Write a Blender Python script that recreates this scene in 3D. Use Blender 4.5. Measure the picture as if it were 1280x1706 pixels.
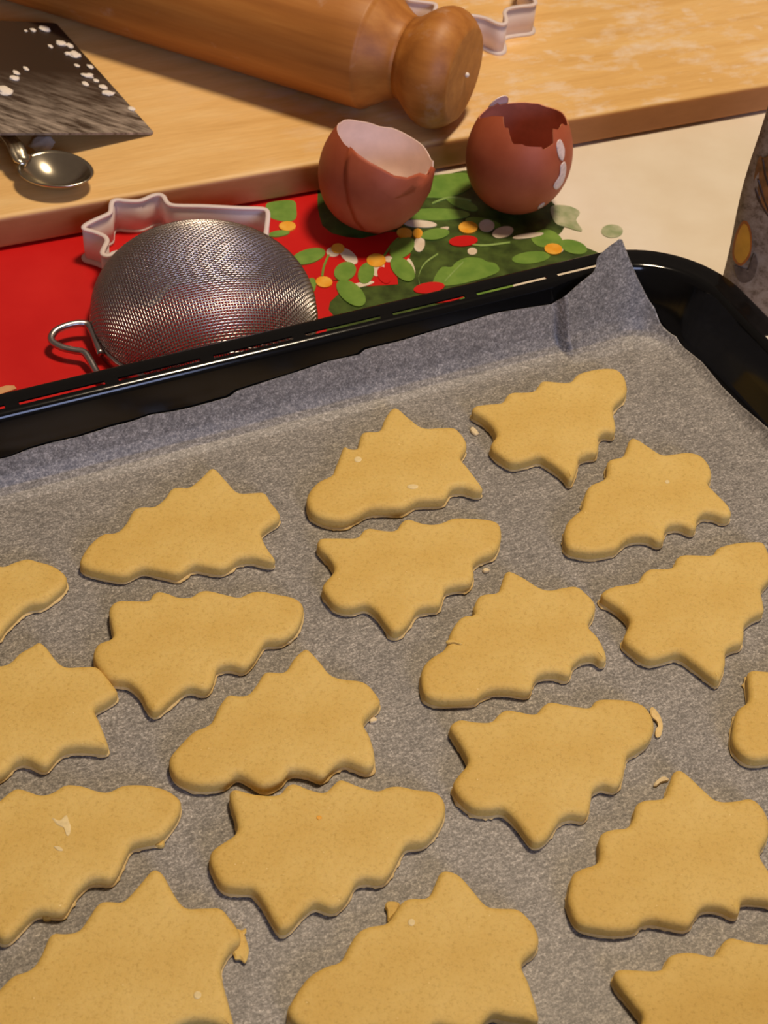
import bpy, bmesh, math, random
from mathutils import Vector, Matrix, noise
from mathutils.geometry import delaunay_2d_cdt

for o in list(bpy.data.objects):
    bpy.data.objects.remove(o)
S = bpy.context.scene
COL = S.collection

# ------------------------------------------------------------------ camera
CAM_H = 0.4277                      # lens height above the table
FPX = 2600.0                        # focal length in pixels of the 1280 x 1706 frame
PITCH, ROLL = math.radians(44.788), math.radians(4.913)
FW = Vector((0, math.cos(PITCH), -math.sin(PITCH)))
_r = Vector((1, 0, 0)); _u = _r.cross(FW)
RT = math.cos(ROLL) * _r + math.sin(ROLL) * _u
UP = -math.sin(ROLL) * _r + math.cos(ROLL) * _u
cam_data = bpy.data.cameras.new('camera')
cam = bpy.data.objects.new('camera', cam_data); COL.objects.link(cam)
m = Matrix((RT, UP, -FW)).transposed().to_4x4(); m.translation = Vector((0, 0, CAM_H))
cam.matrix_world = m
cam_data.sensor_fit = 'HORIZONTAL'; cam_data.sensor_width = 36.0
cam_data.lens = FPX * 36.0 / 1280.0
cam_data.clip_start = 0.01; cam_data.clip_end = 20
cam_data.dof.use_dof = True; cam_data.dof.focus_distance = 0.56; cam_data.dof.aperture_fstop = 40
S.camera = cam

def at(px, py, z=0.0):
    """point of the horizontal plane z that is seen at pixel (px, py)"""
    d = RT * ((px - 640) / FPX) - UP * ((py - 853) / FPX) + FW
    t = (CAM_H - z) / -d.z
    return Vector((d.x * t, d.y * t, z))

# ------------------------------------------------------------------ world, lights, exposure
w = bpy.data.worlds.new('dim_kitchen'); S.world = w; w.use_nodes = True
w.node_tree.nodes['Background'].inputs[0].default_value = (0.78, 0.58, 0.46, 1)
w.node_tree.nodes['Background'].inputs[1].default_value = 0.15

def area(name, loc, target, size, energy, color, shape='DISK', sy=None):
    L = bpy.data.lights.new(name, 'AREA'); L.shape = shape; L.size = size
    if sy: L.size_y = sy
    L.energy = energy; L.color = color
    o = bpy.data.objects.new(name, L); COL.objects.link(o); o.location = loc
    o.rotation_euler = (Vector(target) - Vector(loc)).to_track_quat('-Z', 'Y').to_euler()
    return o
area('ceiling_lamp', (0.26, 0.72, 1.55), (0.05, 0.62, 0), 0.26, 20.3, (1.0, 0.80, 0.57))
area('window_daylight', (1.15, -1.45, 0.85), (0, 0.6, 0.05), 0.9, 21.0, (0.53, 0.62, 1.0), 'RECTANGLE', 0.7)

vs = S.view_settings
vs.view_transform = 'Standard'; vs.look = 'None'; vs.gamma = 1.0; vs.use_curve_mapping = False
vs.exposure = 0.0

# ------------------------------------------------------------------ helpers
def nodes_of(name):
    mt = bpy.data.materials.new(name); mt.use_nodes = True
    return mt, mt.node_tree, mt.node_tree.nodes['Principled BSDF']

def N(nt, kind, **kw):
    n = nt.nodes.new(kind)
    for k, v in kw.items():
        if k in n.inputs: n.inputs[k].default_value = v
        else: setattr(n, k, v)
    return n

def coords(nt, scale=(1, 1, 1), space='Object'):
    tc = N(nt, 'ShaderNodeTexCoord'); mp = N(nt, 'ShaderNodeMapping'); mp.inputs['Scale'].default_value = scale
    nt.links.new(tc.outputs[space], mp.inputs['Vector'])
    return mp.outputs['Vector']

def tex(nt, vec, scale, detail=4, rough=0.55):
    n = N(nt, 'ShaderNodeTexNoise', Scale=scale, Detail=detail, Roughness=rough)
    nt.links.new(vec, n.inputs['Vector']); return n.outputs['Fac']

def ramp(nt, fac, stops):
    r = N(nt, 'ShaderNodeValToRGB'); e = r.color_ramp.elements
    while len(e) < len(stops): e.new(0.5)
    for i, (p, c) in enumerate(stops):
        e[i].position = p; e[i].color = (*c, 1) if len(c) == 3 else c
    nt.links.new(fac, r.inputs['Fac']); return r.outputs['Color']

def mix(nt, fac, a, b, mode='MIX'):
    n = N(nt, 'ShaderNodeMix', data_type='RGBA', blend_type=mode)
    for sock, v in ((n.inputs[0], fac), (n.inputs[6], a), (n.inputs[7], b)):
        if hasattr(v, 'is_output'): nt.links.new(v, sock)
        elif isinstance(v, (int, float)): sock.default_value = v
        else: sock.default_value = (*v, 1)
    return n.outputs[2]

def bump(nt, bs, h, strength, dist, chain=None):
    b = N(nt, 'ShaderNodeBump', Strength=strength, Distance=dist)
    nt.links.new(h, b.inputs['Height'])
    if chain: nt.links.new(chain, b.inputs['Normal'])
    nt.links.new(b.outputs['Normal'], bs.inputs['Normal']); return b.outputs['Normal']

def plain(name, col, rough=0.5, metal=0.0, spec=0.5, var=0.0, vscale=300, bmp=0.0):
    mt, nt, bs = nodes_of(name)
    bs.inputs['Roughness'].default_value = rough; bs.inputs['Metallic'].default_value = metal
    bs.inputs['Specular IOR Level'].default_value = spec
    v = coords(nt); f = tex(nt, v, vscale)
    lo = tuple(c * (1 - var) for c in col); hi = tuple(min(1, c * (1 + var)) for c in col)
    nt.links.new(ramp(nt, f, [(0.3, lo), (0.7, hi)]), bs.inputs['Base Color'])
    if bmp: bump(nt, bs, f, 0.4, bmp)
    return mt

def link(name, mesh, mat, parent=None, smooth=True):
    o = bpy.data.objects.new(name, mesh); COL.objects.link(o)
    if mat: mesh.materials.append(mat)
    if smooth:
        mesh.polygons.foreach_set('use_smooth', [True] * len(mesh.polygons))
    if parent: o.parent = parent
    return o

def from_bm(name, bm, mat, parent=None, smooth=True, recalc=True):
    if recalc: bmesh.ops.recalc_face_normals(bm, faces=bm.faces)
    me = bpy.data.meshes.new(name); bm.to_mesh(me); bm.free()
    return link(name, me, mat, parent, smooth)

def tag(o, label, cat, group=None, kind=None):
    o['label'] = label
    if cat: o['category'] = cat
    if group: o['group'] = group
    if kind: o['kind'] = kind
    return o

def empty(name, loc, rz=0.0):
    o = bpy.data.objects.new(name, None); COL.objects.link(o)
    o.location = loc; o.rotation_euler = (0, 0, rz); o.empty_display_size = 0.01
    return o

def spline(pts, n, closed=True):
    """Catmull-Rom through pts, resampled to n evenly spaced points"""
    P = [Vector(p) for p in pts]; m_ = len(P); dense = []
    rng = range(m_ if closed else m_ - 1)
    for i in rng:
        if closed: a, b, c, d = P[i - 1], P[i], P[(i + 1) % m_], P[(i + 2) % m_]
        else: a, b, c, d = P[max(i - 1, 0)], P[i], P[i + 1], P[min(i + 2, m_ - 1)]
        for k in range(12):
            t = k / 12
            dense.append(0.5 * ((2 * b) + (c - a) * t + (2 * a - 5 * b + 4 * c - d) * t * t + (3 * b - a - 3 * c + d) * t ** 3))
    dense.append(P[0] if closed else P[-1])
    L = [0.0]
    for i in range(1, len(dense)): L.append(L[-1] + (dense[i] - dense[i - 1]).length)
    out = []; j = 0; cnt = n if closed else n - 1
    for k in range(n):
        s = L[-1] * k / cnt
        while j < len(L) - 2 and L[j + 1] < s: j += 1
        f = (s - L[j]) / max(L[j + 1] - L[j], 1e-9)
        out.append(dense[j].lerp(dense[j + 1], min(1, f)))
    return out

def normals2d(P):
    """outward normals of a closed clockwise or anticlockwise plan outline"""
    n = len(P); A = sum(P[i].x * P[(i + 1) % n].y - P[i].y * P[(i + 1) % n].x for i in range(n))
    sg = 1 if A > 0 else -1; out = []
    for i in range(n):
        t = P[(i + 1) % n] - P[i - 1]; out.append(Vector((t.y, -t.x)).normalized() * sg)
    return out

def tube(bm, pts, radius, seg=8, closed=False):
    """round wire along 3-D points; radius may be a number or a list"""
    P = [Vector(p) for p in pts]; n = len(P); rings = []; prev = None
    for i in range(n):
        a = P[i - 1] if (closed or i > 0) else P[i]; b = P[(i + 1) % n] if (closed or i < n - 1) else P[i]
        t = (b - a).normalized()
        if prev is None:
            prev = t.orthogonal().normalized()
        u = (prev - t * prev.dot(t)).normalized(); prev = u; v = t.cross(u)
        r = radius[i] if isinstance(radius, (list, tuple)) else radius
        rings.append([bm.verts.new(P[i] + (u * math.cos(2 * math.pi * k / seg) + v * math.sin(2 * math.pi * k / seg)) * r) for k in range(seg)])
    m_ = n if closed else n - 1
    for i in range(m_):
        A, B = rings[i], rings[(i + 1) % n]
        for k in range(seg):
            bm.faces.new((A[k], A[(k + 1) % seg], B[(k + 1) % seg], B[k]))
    if not closed:
        bm.faces.new(rings[0][::-1]); bm.faces.new(rings[-1])

def lathe(bm, prof, seg=48, cap=True):
    """profile of (radius, z) turned about Z"""
    rings = [[bm.verts.new((r * math.cos(2 * math.pi * k / seg), r * math.sin(2 * math.pi * k / seg), z)) for k in range(seg)] for r, z in prof]
    for A, B in zip(rings, rings[1:]):
        for k in range(seg): bm.faces.new((A[k], A[(k + 1) % seg], B[(k + 1) % seg], B[k]))
    if cap: bm.faces.new(rings[0][::-1]); bm.faces.new(rings[-1])
    return rings

def fill(bm, ring, extra=()):
    """triangulate a closed ring of verts in plan; extra = further inner points (x, y, z)"""
    V = [Vector((v.co.x * 1000, v.co.y * 1000)) for v in ring] + [Vector((p[0] * 1000, p[1] * 1000)) for p in extra]
    vo, _, fo, ov, _, _ = delaunay_2d_cdt(V, [], [list(range(len(ring)))], 1, 1e-6)
    mp = []
    for i, v in enumerate(vo):
        src = [k for k in ov[i] if k < len(ring)]
        if src: mp.append(ring[src[0]])
        else:
            z = extra[ov[i][0] - len(ring)][2] if ov[i] else ring[0].co.z
            mp.append(bm.verts.new((v.x / 1000, v.y / 1000, z)))
    for f in fo:
        try: bm.faces.new([mp[k] for k in f])
        except ValueError: pass

def slab(bm, pts, z0, z1):
    """solid plate from a plan outline"""
    lo = [bm.verts.new((p[0], p[1], z0)) for p in pts]; hi = [bm.verts.new((p[0], p[1], z1)) for p in pts]
    n = len(pts)
    for i in range(n): bm.faces.new((lo[i], lo[(i + 1) % n], hi[(i + 1) % n], hi[i]))
    fill(bm, hi); fill(bm, lo)

def fbm(p, sc): return noise.fractal(Vector(p) * sc, 1.0, 2.0, 3)

# ------------------------------------------------------------------ materials
def mat_dough():
    mt, nt, bs = nodes_of('raw_shortbread_dough')
    v = coords(nt)
    big = tex(nt, v, 45, 3); fine = tex(nt, v, 800, 4, 0.75); mid = tex(nt, v, 260, 3)
    c = ramp(nt, big, [(0.30, (0.645, 0.42, 0.105)), (0.55, (0.685, 0.468, 0.133)), (0.75, (0.725, 0.512, 0.162))])
    c = mix(nt, 0.55, c, ramp(nt, fine, [(0.30, (0.66, 0.60, 0.46)), (0.47, (1, 1, 1)), (0.62, (1.06, 1.08, 1.12))]), 'MULTIPLY')
    # sugar grains
    vo = N(nt, 'ShaderNodeTexVoronoi', Scale=420.0); nt.links.new(v, vo.inputs['Vector'])
    g = ramp(nt, vo.outputs['Distance'], [(0.05, (1, 1, 1)), (0.13, (0, 0, 0))])
    msk = mix(nt, 1.0, g, ramp(nt, mid, [(0.56, (0, 0, 0)), (0.64, (1, 1, 1))]), 'MULTIPLY')
    nt.links.new(mix(nt, msk, c, (0.85, 0.63, 0.26)), bs.inputs['Base Color'])
    nt.links.new(ramp(nt, msk, [(0, (0.62,) * 3), (1, (0.22,) * 3)]), bs.inputs['Roughness'])
    bs.inputs['Specular IOR Level'].default_value = 0.3
    bs.inputs['Subsurface Weight'].default_value = 0.12
    bs.inputs['Subsurface Radius'].default_value = (0.003, 0.0018, 0.0006)
    bs.inputs['Subsurface Scale'].default_value = 1.0
    b1 = bump(nt, bs, mid, 0.30, 0.0007)
    bump(nt, bs, fine, 0.45, 0.0003, b1)
    return mt

def mat_paper():
    mt, nt, bs = nodes_of('baking_parchment')
    v = coords(nt); v2 = coords(nt, (1, 2.2, 1))
    f1 = tex(nt, v, 1100, 4, 0.8); f2 = tex(nt, v2, 380, 6, 0.75); f3 = tex(nt, v, 60, 3)
    c = ramp(nt, f1, [(0.30, (0.105, 0.095, 0.083)), (0.50, (0.225, 0.208, 0.185)), (0.68, (0.47, 0.44, 0.40))])
    c = mix(nt, 0.75, c, ramp(nt, f2, [(0.36, (0.55, 0.55, 0.55)), (0.5, (1.0, 1.0, 1.0)), (0.64, (1.7, 1.68, 1.66))]), 'MULTIPLY')
    c = mix(nt, 0.5, c, ramp(nt, f3, [(0.35, (0.86, 0.86, 0.86)), (0.65, (1.12, 1.12, 1.12))]), 'MULTIPLY')
    nt.links.new(c, bs.inputs['Base Color'])
    bs.inputs['Roughness'].default_value = 0.48; bs.inputs['Specular IOR Level'].default_value = 0.45
    bump(nt, bs, f2, 0.35, 0.0002)
    return mt

def mat_board():
    mt, nt, bs = nodes_of('beech_board')
    v = coords(nt, (1, 9, 3)); vv = coords(nt)
    g = tex(nt, v, 14, 5, 0.6); f = tex(nt, v, 90, 3)
    c = ramp(nt, g, [(0.3, (0.72, 0.43, 0.145)), (0.5, (0.80, 0.50, 0.185)), (0.7, (0.84, 0.56, 0.235))])
    c = mix(nt, 0.35, c, ramp(nt, f, [(0.3, (0.78, 0.74, 0.68)), (0.6, (1, 1, 1))]), 'MULTIPLY')
    # flour dusted over the right-hand part of the top
    sp = N(nt, 'ShaderNodeSeparateXYZ'); tc = N(nt, 'ShaderNodeTexCoord'); nt.links.new(tc.outputs['Object'], sp.inputs[0])
    mr = N(nt, 'ShaderNodeMapRange'); nt.links.new(sp.outputs['X'], mr.inputs['Value'])
    mr.inputs['From Min'].default_value = 0.10; mr.inputs['From Max'].default_value = 0.26
    n1 = tex(nt, coords(nt, (1, 1.8, 1)), 38, 6, 0.66)
    fl = ramp(nt, n1, [(0.50, (0, 0, 0)), (0.74, (0.85,) * 3)])
    fl = mix(nt, 1.0, fl, mr.outputs['Result'], 'MULTIPLY')
    n2 = tex(nt, vv, 62, 3, 0.5); sm = ramp(nt, n2, [(0.64, (0, 0, 0)), (0.74, (0.55,) * 3)])
    fl = mix(nt, 1.0, fl, mix(nt, 1.0, sm, mr.outputs['Result'], 'MULTIPLY'), 'LIGHTEN')
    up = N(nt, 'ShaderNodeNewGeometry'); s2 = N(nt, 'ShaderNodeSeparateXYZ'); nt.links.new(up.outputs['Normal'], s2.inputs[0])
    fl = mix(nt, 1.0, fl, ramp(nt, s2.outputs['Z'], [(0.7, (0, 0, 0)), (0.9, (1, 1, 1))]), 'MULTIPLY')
    edge = ramp(nt, s2.outputs['Z'], [(0.35, (0.50, 0.33, 0.28)), (0.75, (1, 1, 1))])   # shade on the upright sides, painted into the colour
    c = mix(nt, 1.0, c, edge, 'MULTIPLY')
    nt.links.new(mix(nt, fl, c, (0.86, 0.76, 0.66)), bs.inputs['Base Color'])
    bs.inputs['Roughness'].default_value = 0.55
    bump(nt, bs, f, 0.15, 0.0004)
    return mt

def mat_pin():
    mt, nt, bs = nodes_of('oiled_beech')
    v = coords(nt, (14, 14, 1)); g = tex(nt, v, 9, 5, 0.6); vv = coords(nt)
    c = ramp(nt, g, [(0.28, (0.31, 0.105, 0.015)), (0.5, (0.41, 0.150, 0.024)), (0.72, (0.50, 0.205, 0.038))])
    fl = ramp(nt, tex(nt, vv, 55, 6, 0.65), [(0.60, (0, 0, 0)), (0.85, (0.32,) * 3)])
    nt.links.new(mix(nt, fl, c, (0.78, 0.66, 0.54)), bs.inputs['Base Color'])
    bs.inputs['Roughness'].default_value = 0.52
    bump(nt, bs, g, 0.1, 0.0004)
    return mt

def mat_scraper():
    mt, nt, bs = nodes_of('floury_steel_blade')
    v = coords(nt, (1, 3.2, 1)); vv = coords(nt)
    rt = N(nt, 'ShaderNodeMapping'); tc = N(nt, 'ShaderNodeTexCoord'); nt.links.new(tc.outputs['Object'], rt.inputs['Vector'])
    rt.inputs['Rotation'].default_value = (0, 0, math.radians(40))
    st = N(nt, 'ShaderNodeMapping'); nt.links.new(rt.outputs['Vector'], st.inputs['Vector']); st.inputs['Scale'].default_value = (1, 4.0, 1)
    s1 = tex(nt, st.outputs['Vector'], 55, 6, 0.65)
    sp = N(nt, 'ShaderNodeSeparateXYZ'); nt.links.new(tc.outputs['Object'], sp.inputs[0])
    mr = N(nt, 'ShaderNodeMapRange'); nt.links.new(sp.outputs['Y'], mr.inputs['Value'])
    mr.inputs['From Min'].default_value = 0.062; mr.inputs['From Max'].default_value = 0.004
    smear = mix(nt, 1.0, ramp(nt, s1, [(0.38, (0.04,) * 3), (0.64, (0.85,) * 3)]), mr.outputs['Result'], 'MULTIPLY')
    c = mix(nt, smear, (0.055, 0.036, 0.024), (0.55, 0.45, 0.36))
    nt.links.new(c, bs.inputs['Base Color'])
    bs.inputs['Metallic'].default_value = 0.35
    nt.links.new(ramp(nt, smear, [(0, (0.34,) * 3), (0.5, (0.8,) * 3)]), bs.inputs['Roughness'])
    return mt

def mat_egg():
    mt, nt, bs = nodes_of('brown_eggshell')
    v = coords(nt); a = tex(nt, v, 70, 3); b = tex(nt, v, 900, 2)
    c = ramp(nt, a, [(0.3, (0.37, 0.072, 0.024)), (0.7, (0.46, 0.105, 0.040))])
    nt.links.new(c, bs.inputs['Base Color'])
    bs.inputs['Roughness'].default_value = 0.58; bs.inputs['Subsurface Weight'].default_value = 0.08
    bs.inputs['Subsurface Radius'].default_value = (0.003, 0.001, 0.0005)
    bump(nt, bs, b, 0.15, 0.0002)
    return mt

def mat_cloth(name, lo, hi, scale=40, rough=0.38):
    mt, nt, bs = nodes_of(name)
    v = coords(nt, space='Object'); f = tex(nt, v, scale, 4)
    nt.links.new(ramp(nt, f, [(0.35, lo), (0.68, hi)]), bs.inputs['Base Color'])
    bs.inputs['Roughness'].default_value = rough; bs.inputs['Specular IOR Level'].default_value = 0.4
    bump(nt, bs, tex(nt, v, 24, 2), 0.25, 0.002)
    return mt

def mat_plastic():
    mt, nt, bs = nodes_of('milky_plastic')
    nt.links.new(ramp(nt, tex(nt, coords(nt), 200), [(0.3, (0.93, 0.82, 0.80)), (0.7, (0.95, 0.85, 0.83))]), bs.inputs['Base Color'])
    bs.inputs['Roughness'].default_value = 0.5
    tr = N(nt, 'ShaderNodeBsdfTranslucent'); tr.inputs['Color'].default_value = (0.95, 0.82, 0.80, 1)
    mx = N(nt, 'ShaderNodeMixShader'); mx.inputs[0].default_value = 0.28
    nt.links.new(bs.outputs[0], mx.inputs[1]); nt.links.new(tr.outputs[0], mx.inputs[2])
    nt.links.new(mx.outputs[0], nt.nodes['Material Output'].inputs['Surface'])
    return mt

def mat_package():
    mt, nt, bs = nodes_of('speckled_paper_pouch')
    v = coords(nt); f = tex(nt, v, 240, 6, 0.75); g = tex(nt, v, 30, 4)
    c = ramp(nt, f, [(0.36, (0.15, 0.095, 0.06)), (0.5, (0.31, 0.225, 0.16)), (0.66, (0.40, 0.31, 0.235))])
    c = mix(nt, 0.6, c, ramp(nt, g, [(0.35, (0.72, 0.68, 0.64)), (0.65, (1.05, 1.03, 1.0))]), 'MULTIPLY')
    nt.links.new(c, bs.inputs['Base Color']); bs.inputs['Roughness'].default_value = 0.5
    return mt

M = dict(
    dough=mat_dough(), paper=mat_paper(), board=mat_board(), pin=mat_pin(), scraper=mat_scraper(), egg=mat_egg(),
    flour=plain('flour', (0.80, 0.72, 0.62), 0.9, var=0.06, vscale=500, bmp=0.0006),
    crumb=plain('pale_dough_scrap', (0.74, 0.60, 0.36), 0.7, var=0.12, vscale=900, bmp=0.0004),
    skirt=plain('ragged_dough_edge', (0.74, 0.53, 0.21), 0.7, var=0.12, vscale=900, bmp=0.0003),
    smear=plain('floury_dough_patch', (0.77, 0.61, 0.30), 0.8, var=0.10, vscale=700),
    enamel=plain('black_enamel', (0.004, 0.004, 0.004), 0.11, spec=0.35, var=0.1),
    steel=plain('strainer_steel', (0.50, 0.46, 0.45), 0.30, metal=1.0, var=0.08),
    spoon=plain('spoon_steel', (0.62, 0.55, 0.42), 0.22, metal=1.0, var=0.05),
    plastic=mat_plastic(),
    membrane=plain('egg_membrane', (0.90, 0.74, 0.66), 0.45, var=0.07, vscale=120),
    glowmembrane=plain('glow_tinted_membrane', (0.56, 0.21, 0.13), 0.4, var=0.15, vscale=120),  # brown glow of light through the shell, put into the membrane colour
    glowedge=plain('glow_tinted_shell_edge', (0.72, 0.30, 0.14), 0.6, var=0.15),  # orange glow along the broken rim, painted as base colour
    brokenedge=plain('eggshell_edge', (0.78, 0.56, 0.46), 0.6, var=0.1),
    eggwhite=plain('dried_egg_white', (0.72, 0.55, 0.50), 0.2, var=0.2, vscale=500),
    cream=mat_cloth('cream_oilcloth', (0.77, 0.68, 0.545), (0.82, 0.745, 0.62), 30),
    red=mat_cloth('red_oilcloth', (0.56, 0.008, 0.008), (0.62, 0.014, 0.012), 30),
    dgreen=mat_cloth('dark_green_print', (0.028, 0.048, 0.010), (0.085, 0.14, 0.028), 95),
    green=mat_cloth('leaf_green_print', (0.13, 0.26, 0.040), (0.20, 0.34, 0.06), 120),
    pgreen=mat_cloth('pale_green_print', (0.28, 0.34, 0.17), (0.50, 0.50, 0.33), 160),
    vein=mat_cloth('vein_green_print', (0.22, 0.36, 0.09), (0.30, 0.44, 0.14), 160),
    orange=mat_cloth('orange_print', (0.80, 0.33, 0.015), (0.88, 0.50, 0.08), 150),
    white=mat_cloth('white_print', (0.70, 0.58, 0.44), (0.82, 0.74, 0.62), 150),
    tan=mat_cloth('tan_print', (0.62, 0.30, 0.14), (0.7, 0.4, 0.2), 150),
    package=mat_package(),
    nut=plain('printed_nut', (0.72, 0.33, 0.03), 0.5, var=0.25, vscale=60),
    nutedge=plain('printed_nut_edge', (0.45, 0.13, 0.02), 0.5, var=0.2, vscale=90),
    bark=plain('printed_cinnamon', (0.26, 0.10, 0.025), 0.5, var=0.6, vscale=130),
    barkline=plain('printed_cinnamon_line', (0.055, 0.022, 0.012), 0.5, var=0.3, vscale=150),
    shadowprint=plain('printed_dark_speckle', (0.13, 0.085, 0.06), 0.5, var=0.4, vscale=300),
    handle=plain('scraper_handle_wood', (0.25, 0.11, 0.04), 0.5, var=0.2, vscale=80),
)

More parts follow.
